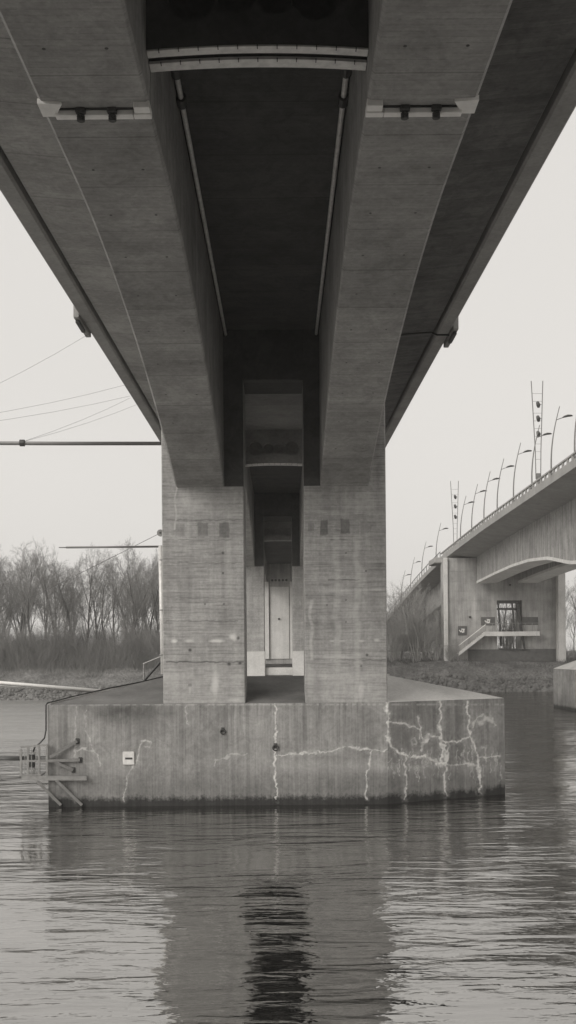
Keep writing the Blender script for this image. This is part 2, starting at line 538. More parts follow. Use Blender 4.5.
bridge = thing('concrete_bridge', (XC, PIER_Y[0], 0), 'long concrete girder bridge overhead with two haunched beams, seen from below', 'bridge')
segs = [(-30.0, JOINTS[0] - .03)] + [(JOINTS[k] + .03, (JOINTS + [Y_END])[k + 1] - .03) for k in range(3)]
for (ya, yb) in segs:
    n = max(8, int((yb - ya) / 0.8))
    Ys = [ya + (yb - ya) * k / n for k in range(n + 1)]
    for p in PIER_Y:
        if ya < p < yb:
            Ys += [p, p + PT]
    Ys = sorted(set(Ys))
    for sgn in (-1, 1):
        c = .045
        rings = []
        for Y in Ys:
            zt = soffit(Y) + .02; zb = soffit(Y) - depth(Y)
            rings.append([(XC + sgn * a, Y, z) for a, z in ((GI, zt), (GI, zb + c), (GI + c, zb), (GO - c * 1.3, zb), (GO, zb + c * 1.3), (GO, zt))])
        MB().loft(rings).build('girder', M['girder'], bridge)
# deck: middle slab between the girders, cantilevers outside, edge beams
Ys = [-30 + k * 2.0 for k in range(int((Y_END + 30) / 2) + 1)]
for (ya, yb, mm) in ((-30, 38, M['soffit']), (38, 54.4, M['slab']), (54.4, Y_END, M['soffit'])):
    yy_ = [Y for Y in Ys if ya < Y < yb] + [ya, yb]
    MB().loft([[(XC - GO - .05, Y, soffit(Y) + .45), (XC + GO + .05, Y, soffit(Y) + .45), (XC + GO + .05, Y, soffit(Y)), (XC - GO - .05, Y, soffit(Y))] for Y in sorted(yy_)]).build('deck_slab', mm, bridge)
for sgn, mm in ((-1, M['slab']), (1, M['slab_dark'])):
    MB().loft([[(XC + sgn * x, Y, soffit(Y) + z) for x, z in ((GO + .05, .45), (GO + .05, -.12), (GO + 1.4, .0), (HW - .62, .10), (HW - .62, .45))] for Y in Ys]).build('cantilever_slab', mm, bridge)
    MB().loft([[(XC + sgn * x, Y, soffit(Y) + z) for x, z in ((HW - .62, .30), (HW - .50, .30), (HW - .50, .06), (HW - .44, .0), (HW - .05, .0), (HW, .05), (HW, .95), (HW - .30, .95), (HW - .62, .45))] for Y in Ys]).build('edge_beam', M['edge'], bridge)
MB().box((XC - 9, -15.5, 2.5), (XC + 9, -14, soffit(-14) - .05)).build('light_block_wall', M['abut'], bridge)      # unseen wall behind the camera, added to keep light out of the recess
# pipes along the soffit corners, with sleeves
for sgn in (-1, 1):
    MB().tube([(XC + sgn * (GI - .10), Y, soffit(Y) - .16) for Y in np.arange(16.6, PIER_Y[0], 1.5)] + [(XC + sgn * (GI - .10), PIER_Y[0], soffit(PIER_Y[0]) - .16)], .055, 8).build('drain_pipe', M['plate'], bridge, True)
    for yy in (18.4, 19.1, 20.2):
        MB().tube([(XC + sgn * (GI - .10), yy, soffit(yy) - .16), (XC + sgn * (GI - .10), yy + .28, soffit(yy) - .16)], .11, 10).build('pipe_sleeve', M['dsteel'], bridge)


def diaphragm(Y0, Y1, holes, parent):
    """cross wall between the girders at a joint, with four round holes and a bowed underside"""
    mb = MB()
    x0, x1 = -GI + .003, GI - .003
    zt = soffit(Y0) - .001; hb = 1.80
    zc = zt - hb + .78
    cells = [(-1.03, .38), (-.34, .29), (.29, .29), (.92, .38)]
    bounds = [x0, -.66, -.03, .58, x1]
    def zbot(x): return zt - hb - .07 * (x / GI) ** 2 * 1.0
    if not holes:
        n = 8
        poly = [(XC + x0 + (x1 - x0) * k / n, Y0, zbot(x0 + (x1 - x0) * k / n)) for k in range(n + 1)]
        poly = poly + [(XC + x1, Y0, zt), (XC + x0, Y0, zt)]
        mb.prism(poly, (0, Y1 - Y0, 0)); mb.build('cross_beam', M['slab' if Y0 > 40 else 'soffit'], parent); return
    for k, (cx, r) in enumerate(cells):
        a, b_ = bounds[k], bounds[k + 1]
        n = 32; ring = []; rect = []
        for j in range(n):
            th = 2 * math.pi * j / n
            ring.append((cx + r * math.cos(th), zc + r * math.sin(th)))
            q = max(abs(math.cos(th)), abs(math.sin(th)))
            ux, uz = math.cos(th) / q, math.sin(th) / q
            rx = cx + (ux * (b_ - cx) if ux > 0 else ux * (cx - a))
            rz = zc + (uz * (zt - zc) if uz > 0 else uz * (zc - zbot(rx)))
            rect.append((rx, rz))
        for (yy) in (Y0, Y1):
            mb.add([(XC + x, yy, z) for x, z in ring] + [(XC + x, yy, z) for x, z in rect], [(j, (j + 1) % n, n + (j + 1) % n, n + j) for j in range(n)])
        mb.add([(XC + x, Y0, z) for x, z in ring] + [(XC + x, Y1, z) for x, z in ring], [(j, (j + 1) % n, n + (j + 1) % n, n + j) for j in range(n)])
        lo = [p for p in rect if p[1] < zc - .5 * (zc - zt + hb)]
        lo.sort()
        mb.add([(XC + x, Y0, z) for x, z in lo] + [(XC + x, Y1, z) for x, z in lo], [(j, j + 1, len(lo) + j + 1, len(lo) + j) for j in range(len(lo) - 1)])
    mb.build('cross_beam', M['slab' if Y0 > 40 else 'soffit'], parent)


for J in JOINTS:
    diaphragm(J - .54, J - .34, True, bridge)
    diaphragm(J - .24, J + .02, False, bridge)
    if J > 90:
        continue
    zt = soffit(J) - 1.80
    for (ya, yb, hgt) in ((J - .56, J - .38, .03), (J - .25, J - .03, .05)):
        nb_ = 16
        rings = []
        for k in range(nb_ + 1):
            x = -GI + .01 + (2 * GI - .02) * k / nb_
            z = zt - .07 * (x / GI) ** 2
            rings.append([(XC + x, ya, z - .004), (XC + x, ya, z - hgt), (XC + x, yb, z - hgt), (XC + x, yb, z - .004)])
        bd = MB().loft(rings).build('joint_plate', M['plate'], bridge)
        for k in range(11):
            x = -GI + .2 + k * (2 * GI - .4) / 10
            z = zt - .07 * (x / GI) ** 2
            MB().box((XC + x - .008, ya - .012, z - hgt - .008), (XC + x + .008, ya + .06, z - hgt + .02)).build('bolt', M['dsteel'], bd)
# tie-rod holes left by the formwork on the girder undersides near the camera
for sgn in (-1, 1):
    for yy in np.arange(12.6, 35, 1.9):
        for a in (GI + .42, GI + 1.33):
            z = soffit(yy) - depth(yy)
            MB().tube([(XC + sgn * a, yy, z - .004), (XC + sgn * a, yy, z + .05)], .028, 8).build('tie_hole', M['dsteel'], bridge)
# plates and hangers where the girders are hinged
J = JOINTS[0]
zb = soffit(J + .1) - depth(J + .1)
for sgn in (-1, 1):
    def X(a): return XC + sgn * a
    def pl(a0, a1, y0, y1, h=.10, m_='white', nm='joint_strip'):
        xa, xb = sorted((X(a0), X(a1)))
        return MB().bbox((xa, y0, zb - h), (xb, y1, zb + .02), .008).build(nm, M[m_], bridge)
    MB().prism([(X(GO + .005), J - .30, zb - .055), (X(GO + .005), J + .10, zb - .055), (X(GO - .20), J + .10, zb - .055), (X(GO - .38), J - .26, zb - .055)], (0, 0, .08)).build('joint_plate', M['white'], bridge)
    pl(GI - .005, GI + .28, J - .02, J + .12); pl(GI - .005, GI + .25, J - .24, J - .06)
    for (a0, a1) in ((GI + .29, GI + .62), (GI + .66, GI + 1.10), (GI + 1.14, GI + 1.55)):
        pl(a0, a1, J - .02, J + .12)
    MB().box((min(X(GI + .25), X(GO - .25)), J - .07, zb - .02), (max(X(GI + .25), X(GO - .25)), J - .025, zb + .05)).build('joint_seal', M['rubber'], bridge)
    for a in (GI + .62, GI + 1.13):
        hg = MB().bbox((X(a) - .08, J - .10, zb - .09), (X(a) + .08, J + .0, zb + .0), .015).build('hanger', M['dsteel'], bridge)
        MB().tube([(X(a), J - .02, zb - .09), (X(a), J - .02, zb - .20)], .05, 10).build('bolt', M['dsteel'], hg)
        for q in range(3):
            MB().tube([(X(a), J - .02, zb - .115 - q * .03), (X(a), J - .02, zb - .13 - q * .03)], .066, 10).build('nut', M['dsteel'], hg)
# drain boxes on the deck edges at the pier
for sgn, yy in ((-1, 35.6), (1, 37.3)):
    xe = XC + sgn * HW
    z = soffit(yy)
    xa, xb = sorted((xe + sgn * .002, xe + sgn * .20))
    dbx = MB().bbox((xa, yy - 1.1, z - .10), (xb, yy + 1.1, z + .55), .02).build('drain_box', M['edge'], bridge)
    MB().bbox((xa + .03, yy - .9, z - .22), (xb - .03, yy + .2, z - .10), .02).build('outlet', M['dsteel'], dbx)
MB().tube([(XC + x, 36.9 + (x - GO) * .05, soffit(37) + zz) for x, zz in ((GO, -.13), (GO + .7, -.10), (GO + 1.4, -.03), (HW - 1.2, .03), (HW - .65, .06), (HW - .45, -.03), (HW + .05, -.03))], .03, 6).build('cable', M['rubber'], bridge)

# ------------------------------------------------------------------ marks on the concrete, drawn on the wall itself
def seg_dist(px, py, line):
    d = np.full(px.shape, 1e9)
    for (a, b_) in zip(line[:-1], line[1:]):
        ax, ay = a; bx, by = b_
        L2 = (bx - ax) ** 2 + (by - ay) ** 2 + 1e-9
        t = np.clip(((px - ax) * (bx - ax) + (py - ay) * (by - ay)) / L2, 0, 1)
        d = np.minimum(d, np.hypot(px - ax - t * (bx - ax), py - ay - t * (by - ay)))
    return d


def grid_face(u, v, fn):
    """grid over parameters u, v; fn(U, V) -> X, Y, Z arrays"""
    U, V = np.meshgrid(u, v)
    X_, Y_, Z_ = fn(U, V)
    n = len(u)
    k = np.arange((len(v) - 1) * n).reshape(len(v) - 1, n)[:, :-1].ravel()
    return np.stack([X_.ravel(), Y_.ravel(), Z_.ravel()], 1), np.stack([k, k + 1, k + n + 1, k + n], 1)


def to_wall(X_, Z_, Y_):
    """wall coordinates: one unit is 1/27.5 m at the pier front, measured from the axis and the eye height"""
    ix = X_ / Y_ * F; iy = (CZ - Z_) / Y_ * F
    return VX + ix + ROLL * iy, VY + iy - ROLL * ix


LINES = [  # pale lime deposits on the pier base: (points, half width, strength)
    ([(276, 700), (276, 730), (275, 760), (276, 800)], 1.2, .95),
    ([(386, 700), (387, 712), (389, 722), (388, 735), (391, 745), (399, 753), (410, 757), (424, 756), (432, 759), (440, 764), (446, 763)], 1.5, .95),
    ([(277, 755), (300, 753), (318, 752), (336, 750), (341, 746), (350, 746), (360, 749), (372, 751), (388, 750)], 1.3, .8),
    ([(372, 751), (371, 762), (367, 770), (366, 798)], 1.2, .8),
    ([(405, 757), (406, 775), (405, 798)], 1.1, .75),
    ([(440, 700), (440, 715), (440, 730), (442, 745), (442, 762)], 1.4, .95),
    ([(446, 764), (445, 780), (446, 795)], 1.1, .8),
    ([(440, 764), (455, 764), (468, 765), (477, 764)], 1.1, .7),
    ([(468, 700), (468, 717), (470, 736), (474, 745), (477, 757), (479, 770), (480, 793)], 1.3, .85),
    ([(388, 722), (400, 723), (410, 726), (419, 729), (420, 738)], 1.1, .75),
    ([(418, 718), (421, 732), (424, 742), (421, 752)], 1.1, .7),
    ([(424, 742), (430, 735), (438, 737), (446, 742), (462, 740), (470, 736)], 1.5, .85),
    ([(443, 745), (446, 755), (447, 762), (449, 742)], 1.4, .8),
    ([(478, 757), (490, 757), (499, 756)], 1.0, .7),
    ([(472, 726), (478, 717), (484, 715), (491, 719), (496, 726)], 1.3, .55),
    ([(480, 722), (486, 717), (492, 722)], 3.4, .55),
    ([(480, 748), (486, 747)], 1.0, .6),
    ([(74, 758), (75, 750), (84, 749), (94, 751), (98, 757), (99, 764)], 1.1, .6),
    ([(76, 706), (75, 730), (74, 752)], 0.8, .35),
    ([(86, 706), (86, 728), (90, 742), (92, 750)], 0.8, .4),
    ([(150, 740), (142, 742), (139, 752), (134, 764), (128, 775), (125, 790), (125, 802)], 1.2, .6),
    ([(151, 741), (150, 747), (145, 746)], 1.0, .35),
    ([(186, 700), (186, 712), (188, 724)], 0.9, .45),
    ([(214, 766), (217, 760), (227, 756), (236, 754), (247, 753)], 1.1, .45),
    ([(412, 740), (415, 736), (418, 742), (414, 746), (412, 741)], 0.9, .4),
    ([(60, 806), (507, 800)], 0.0, 0),
]
DRIPS = []
for k in range(60):
    x = 388 + rng.random() * 112; y = 745 + rng.random() * 20
    DRIPS.append(([(x, y), (x + rng.normal() * .8, y + 4 + rng.random() * 16)], .6, .28 + .25 * rng.random()))


def paint_base(px, py):
    jx = (fbm(px * .22, py * .22, 21, 5) - .5) * 6.5; jy = (fbm(px * .22, py * .22, 22, 5) - .5) * 6.5
    sx, sy = px + jx, py + jy
    brk = np.clip((fbm(px * .45, py * .45, 23) - .30) * 4.0, 0, 1)
    wid = fbm(px * .11, py * .11, 24) * 2.4 - .45
    crust = np.clip((fbm(px * .5, py * .5, 25) - .3) * 3, 0, 1)
    st = np.zeros(px.shape)
    for ln, hw, s in LINES + DRIPS:
        if hw <= 0: continue
        hw = hw * ((1.1 if ln[0][0] > 380 else .78) if hw > .7 else .8)
        s = s * (1.0 if ln[0][0] > 380 else .8)
        d = seg_dist(sx, sy, ln)
        w_ = hw * np.clip(wid, .5, 1.6)
        st = np.maximum(st, s * np.clip(1.5 - d / w_, 0, 1) * (0.45 + .55 * brk))
        st = np.maximum(st, s * .26 * np.clip(1 - d / (hw * 4.5), 0, 1) * crust)
    st = np.clip(st * 1.1, 0, 1)
    # a pale lip along the top edge
    st = np.maximum(st, .30 * np.clip(1 - np.abs(py - 704.5) / 1.6, 0, 1) * brk)
    st = np.maximum(st, .10 * np.clip(1 - np.abs(py - 767) / 9, 0, 1) * (px > 270))
    di = np.zeros(px.shape)
    # dark weathering below the edge on the left, and vertical runs
    m_ = np.exp(-((px - 125) / 42) ** 2 - ((py - 711) / 11) ** 2)
    di = np.maximum(di, 1.0 * m_ * np.clip(fbm(px * .1, py * .05, 31) * 2.4 - .2, 0, 1))
    run = np.clip((vnoise(px * .35, py * .02, 33) - .62) * 3.5, 0, 1) * np.clip((740 - py) / 40, 0, 1)
    di = np.maximum(di, .5 * run)
    for x in (65, 304, 418, 434, 456, 487):
        di = np.maximum(di, .5 * np.exp(-((px - x - 2 * (vnoise(py * .05, px * 0, 5) - .5)) / 2.2) ** 2) * np.clip((765 - py) / 40, 0, 1))
    di = np.maximum(di, .32 * ((px > 387) & (py < 765)) * fbm(px * .07, py * .07, 36))
    # patchy tide zone
    di = np.maximum(di, .25 * np.clip((py - 770) / 20, 0, 1) * fbm(px * .06, py * .3, 37))
    return st, di


def paint_column(px, py):
    st = np.zeros(px.shape); di = np.zeros(px.shape)
    n1 = fbm(px * .2, py * .2, 41); n2 = fbm(px * .08, py * .5, 42)
    def patch(x, y, w_, h, s):
        d = np.maximum(np.abs(px - x) / (w_ / 2), np.abs(py - y) / (h / 2)) + (n1 - .5) * .5
        return s * np.clip((1.12 - d) * 5, 0, 1)
    for a in ((203, 529, 10, 13, .5), (224, 530, 10, 15, .6), (180, 530, 9, 12, .22), (324, 527, 7, 15, .6), (345, 526, 9, 14, .55), (311, 527, 6, 8, .35), (366, 527, 10, 12, .2)):
        di = np.maximum(di, patch(*a))
    for (x0, x1, y, s) in ((166, 243, 504, .35), (166, 243, 520, .5), (166, 240, 540, .45), (170, 243, 563, .5), (166, 236, 598, .4), (166, 238, 621, .55), (166, 244, 662, .8),
                           (330, 352, 540, .6), (328, 360, 580, .75), (336, 386, 660, .55), (306, 386, 505, .25), (306, 384, 621, .3), (200, 240, 553, .3)):
        d = np.abs(py - y + (vnoise(px * .3, py * 0, 44) - .5) * 1.2)
        di = np.maximum(di, s * np.clip(1.2 - d / .9, 0, 1) * ((px > x0) & (px < x1)) * np.clip(n2 * 2.6 - .3, .15, 1))
    for (x, y, r) in ((223, 553, 1.4), (223, 573, 1.0), (229, 664, 1.8), (240, 663, 1.8), (205, 604, .9), (224, 604, .9), (190, 650, 1.5), (346, 553, .9), (366, 571, .9), (346, 600, .8), (367, 655, 1.2), (361, 666, 1.1), (327, 605, .8), (238, 638, 1.6), (190, 685, 1.6), (346, 622, .8)):
        di = np.maximum(di, .9 * np.clip(1.5 - np.hypot(px - x, py - y) / r, 0, 1))
    for (x, y, a, b_, s) in ((174, 641, 3, 1.6, .7), (189, 641, 4, 1.4, .45), (217, 641, 6, 1.4, .6), (233, 637, 3.5, 3, .55), (215, 683, 4, 14, .5), (190, 690, 1.2, 8, .35), (236, 700, 7, 2.4, .3),
                             (333, 641, 3, 1.0, .4), (341, 641, 4, .9, .35), (361, 641, 3, 1.0, .4), (377, 640, 2.5, 1.4, .4), (361, 690, 3, 10, .4), (375, 590, 9, .9, .15), (340, 591, 14, 1.1, .25), (336, 657, 22, .8, .25)):
        d = np.hypot((px - x) / a, (py - y) / b_) + (n1 - .5) * .9
        st = np.maximum(st, s * np.clip(1.4 - d, 0, 1))
    for (x, y0, y1, w_, s) in ((337, 535, 702, 3.0, .24), (357, 535, 702, 2.8, .24), (176, 462, 530, .8, .35), (311, 600, 660, 1.4, .28), (228, 545, 600, 3, .10)):
        d = np.abs(px - x + (vnoise(py * .07, px * 0, 47) - .5) * 3)
        st = np.maximum(st, s * np.clip(1.5 - d / w_, 0, 1) * ((py > y0) & (py < y1)) * np.clip(n2 * 1.7, .3, 1))
    # paler fans under the girder seats
    for (x, s) in ((195, 1), (356, -1), (312, 1), (235, 1)):
        st = np.maximum(st, .16 * np.exp(-((px - x) / 20) ** 2 - ((py - 500) / 14) ** 2) * n1 * 2)
    st = np.maximum(st, .12 * np.clip((py - 664) / 4, 0, 1) * n1 * 1.6)
    di = np.maximum(di, .35 * np.clip((fbm(px * .05, py * .9, 48) - .5) * 4, 0, 1))
    return st, di


# ------------------------------------------------------------------ piers
def build_pier(Y0, label, detail):
    pier = thing('bridge_pier', (XC, Y0, 0), label, 'bridge pier')
    ztop = soffit(Y0 + 1) - .002
    zl = 3.706          # eave of the base
    zr = 4.60           # ridge
    dY = Y0 - PIER_Y[0]
    # plan of the base
    FL = (-8.52, Y0 - .06); FC = (3.82, Y0); FR = (8.58, Y0 + 2.3); BR = (8.58, Y0 + 5.4); BC = (3.82, Y0 + 8); BL = (-8.52, Y0 + 8)
    step = 0.024 if detail else 0.25
    vs = []; fs = []; stain = []; dirt = []
    for (A, B) in ((FL, FC), (FC, FR)):
        n = max(2, int(math.hypot(B[0] - A[0], B[1] - A[1]) / step)); m_ = max(2, int((zl + .8) / step))
        u = np.linspace(0, 1, n + 1); v = np.linspace(-.8, zl, m_ + 1)
        vv, ff = grid_face(u, v, lambda U, V: (A[0] + (B[0] - A[0]) * U, A[1] + (B[1] - A[1]) * U, V))
        if detail:
            px, py = to_wall(vv[:, 0], vv[:, 2], vv[:, 1])
            s_, d_ = paint_base(px, py)
        else:
            s_ = np.zeros(len(vv)); d_ = s_
        fs.append(ff + sum(len(a) for a in vs)); vs.append(vv); stain.append(s_); dirt.append(d_)
    vs = np.concatenate(vs); fs = np.concatenate(fs)
    base = raw('base', vs, fs, M['base'], pier, attrs={'stain': np.concatenate(stain), 'dirt': np.concatenate(dirt)})
    mb = MB()
    for A, B in ((FR, BR), (BR, BC), (BC, BL), (BL, FL)):
        mb.add([(A[0], A[1], -.8), (B[0], B[1], -.8), (B[0], B[1], zl), (A[0], A[1], zl)], [(0, 1, 2, 3)])
    mb.build('base_side', M['base'], pier)
    RL = (-4.75, Y0 + 4.0, zr); RR = (4.2, Y0 + 4.0, zr)
    e = .03
    def up(p): return (p[0], p[1], zl)
    MB().add([up(FC), up(FR), up(BR), up(BC), RR], [(0, 1, 4), (1, 2, 4), (2, 3, 4)]).build('sloping_top', M['base_top'], pier)
    MB().add([up(FL), up(FC), RR, RL, up(BC), up(BL)], [(0, 1, 2, 3), (5, 0, 3), (4, 5, 3, 2)]).build('sloping_top', M['base_top_shaded'], pier)
    # columns and lintel: one portal
    cols = [(-4.33, -1.345), (.836, 3.82)]
    for (xa, xb) in cols:
        if detail:
            n = int((xb - xa) / .022); z0 = 3.5; m_ = int((ztop - z0) / .022)
            vv, ff = grid_face(np.linspace(0, 1, n + 1), np.linspace(z0, ztop, m_ + 1), lambda U, V: (xa + .03 + (xb - xa - .06) * U, Y0 + 0 * U, V))
            px, py = to_wall(vv[:, 0], vv[:, 2], vv[:, 1])
            s_, d_ = paint_column(px, py)
            col = raw('column', vv, ff, M['column'], pier, attrs={'stain': s_, 'dirt': d_})
        mb = MB()
        c = .03; Ya, Yb = Y0, Y0 + PT
        prof = [(xa + c, Ya), (xb - c, Ya), (xb, Ya + c), (xb, Yb), (xa, Yb), (xa, Ya + c)]
        edges = list(zip(prof, prof[1:] + prof[:1]))
        if detail: edges = edges[1:]
        for A, B in edges:
            mb.add([(A[0], A[1], 3.5), (B[0], B[1], 3.5), (B[0], B[1], ztop), (A[0], A[1], ztop)], [(0, 1, 2, 3)])
        if detail:
            mb.build('column_side', M['column'], col)
        else:
            mb.build('column', M['column'], pier)
            lo = MB()
            lo.bbox((xa - .02, Y0 - .02, 3.5), (xb + .02, Y0 + PT + .02, 5.62), .02)
            lo.build('column_foot', M['base_top'], pier)
    zo = CZ + 272 / 27.5 + (soffit(Y0) - soffit(PIER_Y[0]))
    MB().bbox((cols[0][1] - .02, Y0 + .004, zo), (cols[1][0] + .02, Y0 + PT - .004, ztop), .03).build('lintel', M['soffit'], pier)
    zg = soffit(Y0) - depth(Y0) + .02      # thin dark strips over the columns, recess shade put into their colour
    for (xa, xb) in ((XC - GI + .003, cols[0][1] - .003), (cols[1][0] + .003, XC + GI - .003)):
        MB().bbox((xa, Y0 - .025, zg), (xb, Y0 - .002, ztop), .004).build('recess_shade', M['soffit'], pier)
    if not detail:
        MB().bbox((cols[0][1] + .02, Y0 + .3, 3.6), (cols[1][0] - .02, Y0 + PT - .3, 4.35), .03).build('sill', M['base_top'], pier)
    return pier


pier1 = build_pier(PIER_Y[0], 'big weathered concrete pier with two columns on a wide lime-streaked base in the river', True)
pier2 = build_pier(PIER_Y[1], 'farther concrete pier seen through the gap between the near columns', False)
# mooring rings and socket box on the near base
for px, py, r in ((223, 731, .085), (275.5, 747, .10)):
    p = at(px, py, PIER_Y[0])
    pt = MB().bbox((p.x - .07, p.y - .03, p.z - .06), (p.x + .07, p.y + .03, p.z + .14), .01).build('ring_plate', M['dsteel'], pier1)
    MB().torus((p.x, p.y - .07, p.z - .02), r, .024, 'Y').build('mooring_ring', M['dsteel'], pt, True)
p = at(129, 758, PIER_Y[0])
bx_ = thing('gauge_box', (p.x, p.y - .06, p.z), 'small white box fixed to the pier base by the lime streaks', 'box')
MB().bbox((p.x - .21, p.y - .11, p.z - .24), (p.x + .21, p.y - .012, p.z + .24), .02).build('casing', M['plate'], bx_)
MB().bbox((p.x - .12, p.y - .125, p.z - .04), (p.x + .14, p.y - .108, p.z + .03), .005).build('slot', M['dsteel'], bx_)
MB().bar(at(98, 759.5, PIER_Y[0] - .04), at(124, 759, PIER_Y[0] - .04), .012, .012).build('conduit', M['dsteel'], bx_)

# ------------------------------------------------------------------ steel platform hung on the left corner of the base
Yp = PIER_Y[0] - .25
pf = thing('inspection_platform', at(34, 782, Yp + .5), 'small railed steel platform bracketed to the left corner of the pier base', 'platform')
def P(px, py, dy=0): return at(px, py, Yp + dy)
MB().bar(P(22, 778), P(87, 778), .14, .16).build('beam', M['steel'], pf)
MB().bar(P(22, 777, 1.1), P(48, 777, 1.1), .14, .12).build('beam', M['steel'], pf)
a = P(21, 776, -.05); b_ = P(49, 775, 1.15)
MB().bbox((a.x, a.y, a.z), (b_.x, b_.y, a.z + .05), .01).build('floor_grating', M['steel'], pf)
for (q0, q1) in (((50, 757), (77, 741)), ((40, 761), (80, 760)), ((55, 762), (73, 770)), ((37, 781), (61, 805)), ((56, 780), (82, 805))):
    MB().bar(P(*q0, -.02), P(*q1, .12), .075, .10).build('strut', M['steel'], pf)
for q in ((77, 741), (80, 760), (73, 770)):
    pp_ = P(*q, .18)
    MB().bbox((pp_.x - .05, pp_.y - .03, pp_.z - .10), (pp_.x + .08, pp_.y + .03, pp_.z + .10), .01).build('wall_bracket', M['dsteel'], pf)
for (x, dy) in ((21, 0), (28, 0), (39, 0), (47, 0), (21, 1.1), (34, 1.1), (47, 1.1)):
    MB().bar(P(x, 776, dy), P(x, 746 if x > 22 else 749, dy), .075, .075).build('railing_post', M['steel'], pf)
for dy in (0, 1.1):
    for y in (747, 761):
        MB().bar(P(20.5, y, dy), P(48, y - (2 if y < 750 else 0), dy), .07, .07).build('rail', M['steel'], pf)
for y in (747, 761):
    MB().bar(P(21, y, 0), P(21, y, 1.1), .045, .045).build('rail', M['steel'], pf)
for x in (25, 31.5, 36):
    MB().bar(P(x, 774, 0), P(x, 749, 0), .022, .022).build('bar', M['steel'], pf)
a = P(32, 766, .5); 
MB().bbox((a.x - .12, a.y - .1, a.z - .05), (a.x + .10, a.y + .1, a.z + .42), .02).build('equipment_box', M['dsteel'], pf)
# cable up the corner and along the sloping top
Yc = PIER_Y[0] + .02
cb = MB()
cb.tube([P(33, 752, .4), P(35, 747, .4), P(40, 743, .35), P(44.5, 738, .3), P(46, 730, .25), P(46, 712, .25), P(46, 705, .25), at(47.5, 703, Yc + .1), at(75, 696, Yc + 1.0), at(110, 688, Yc + 2.2), at(143, 681.5, Yc + 3.2), at(165, 676, Yc + 4.2)], .026, 8)
tag(cb.build('cable', M['rubber'], None, True), 'black cable climbing the corner of the pier base from the steel platform', 'cable')
hr = thing('pipe_rail', at(48, 702, Yc + .2), 'thin pale pipe running up the sloping edge of the pier base', 'pipe')
MB().tube([at(50, 771, Yc - .05 + .12), at(49.0, 706, Yc - .05 + .12), at(51, 703.2, Yc + .3), at(110, 689.5, Yc + 2.2), at(165, 677.5, Yc + 4.2)], .035, 8).build('tube', M['plate'], hr, True)
sr = thing('stair_rail', at(143, 682, Yc + 3.4), 'short slanting handrail beside the left column on the pier base', 'handrail')
MB().tube([at(143, 682, 39.8), at(165, 657, 39.8)], .05, 8).build('rail', M['rubber'], sr)
MB().tube([at(143, 664, 40.2), at(165, 655, 40.2)], .03, 8).build('upper_rail', M['steel'], sr)
MB().tube([at(144, 682, 40.2), at(144, 664, 40.2)], .03, 8).build('post', M['steel'], sr)

# ------------------------------------------------------------------ booms, wires and pipe beside the left column
Yb_ = PIER_Y[0] + 1.2
dp = thing('downpipe', at(161, 676, Yb_), 'pale vertical pipe up the outer side of the left column', 'pipe')
MB().tube([at(163, 674, Yb_), at(160.5, 546, Yb_)], .085, 10).build('tube', M['plate'], dp, True)
for y in (560, 610, 655):
    q = at(162, y, Yb_)
    MB().torus((q.x, q.y, q.z), .10, .02, 'Z').build('clamp', M['steel'], dp)
bm_ = thing('boom', at(162, 443, Yb_), 'long grey tube boom sticking out left from the bridge, held by thin wires', 'boom')
MB().tube([at(166, 443.5, Yb_), at(60, 443.5, Yb_), at(-60, 443, Yb_)], .072, 10).build('tube', M['mast'], bm_, True)
MB().tube([at(20, 443, Yb_), at(24.5, 443, Yb_)], .13, 10).build('clamp', M['dsteel'], bm_)
for (p0, p1) in ((at(22, 442, Yb_), at(130, 398, 45.6)), (at(22, 442, Yb_), at(138, 404, 49.0)), (at(-40, 426, Yb_), at(130, 396, 45.6)), (at(-40, 419, Yb_), at(125, 385, 43.6)), (at(-40, 402, Yb_), at(89, 334, 36.2))):
    mid = [p0.lerp(p1, t) - Vector((0, 0, .10 * 4 * t * (1 - t))) for t in (0, .25, .5, .75, 1)]
    MB().tube(mid, .005, 5).build('wire', M['dsteel'], bm_)
b2 = thing('boom', at(162, 547, Yb_), 'thin lower boom with a pulley beside the left column, in front of the wood', 'boom')
MB().tube([at(166, 546.5, Yb_), at(66, 547.5, Yb_)], .038, 8).build('tube', M['mast'], b2, True)
MB().tube([at(59, 547.5, Yb_), at(68, 547.5, Yb_)], .02, 8).build('tip', M['mast'], b2, True)
q = at(160.5, 533, Yb_)
pu = MB().tube([(q.x, q.y - .05, q.z), (q.x, q.y + .05, q.z)], .13, 18).build('pulley', M['steel'], b2)
MB().tube([(q.x, q.y - .07, q.z), (q.x, q.y + .07, q.z)], .04, 10).build('axle', M['dsteel'], pu)
MB().bar((q.x, q.y, q.z), (q.x + .18, q.y, q.z), .04, .04).build('bracket', M['dsteel'], b2)
pe = Vector((-50.5, 118, 3.6))
MB().tube([q.lerp(pe, t) - Vector((0, 0, .5 * 4 * t * (1 - t))) for t in np.linspace(0, 1, 9)], .010, 5).build('wire', M['dsteel'], b2)
gb = thing('gangway_beam', at(60, 687, 46), 'long white tube reaching left over the water from behind the pier base', 'beam')
MB().tube([at(-80, 676, 46), at(112, 691.5, 46)], .07, 10).build('tube', M['white'], gb, True)
MB().tube([at(-80, 680, 46), at(112, 693.5, 46)], .03, 8).build('lower_tube', M['steel'], gb, True)
fb = thing('floating_boom', (-14, 53, 0), 'dark floating boom on the water at the left edge, behind the platform', 'float')
for k in range(9):
    MB().tube([(-30 + k * 2.4, 52.9 - .04 * k, .06), (-30 + k * 2.4 + 2.3, 52.9 - .04 * k, .06)], .13, 10).build('float_section', M['dsteel'], fb, True)

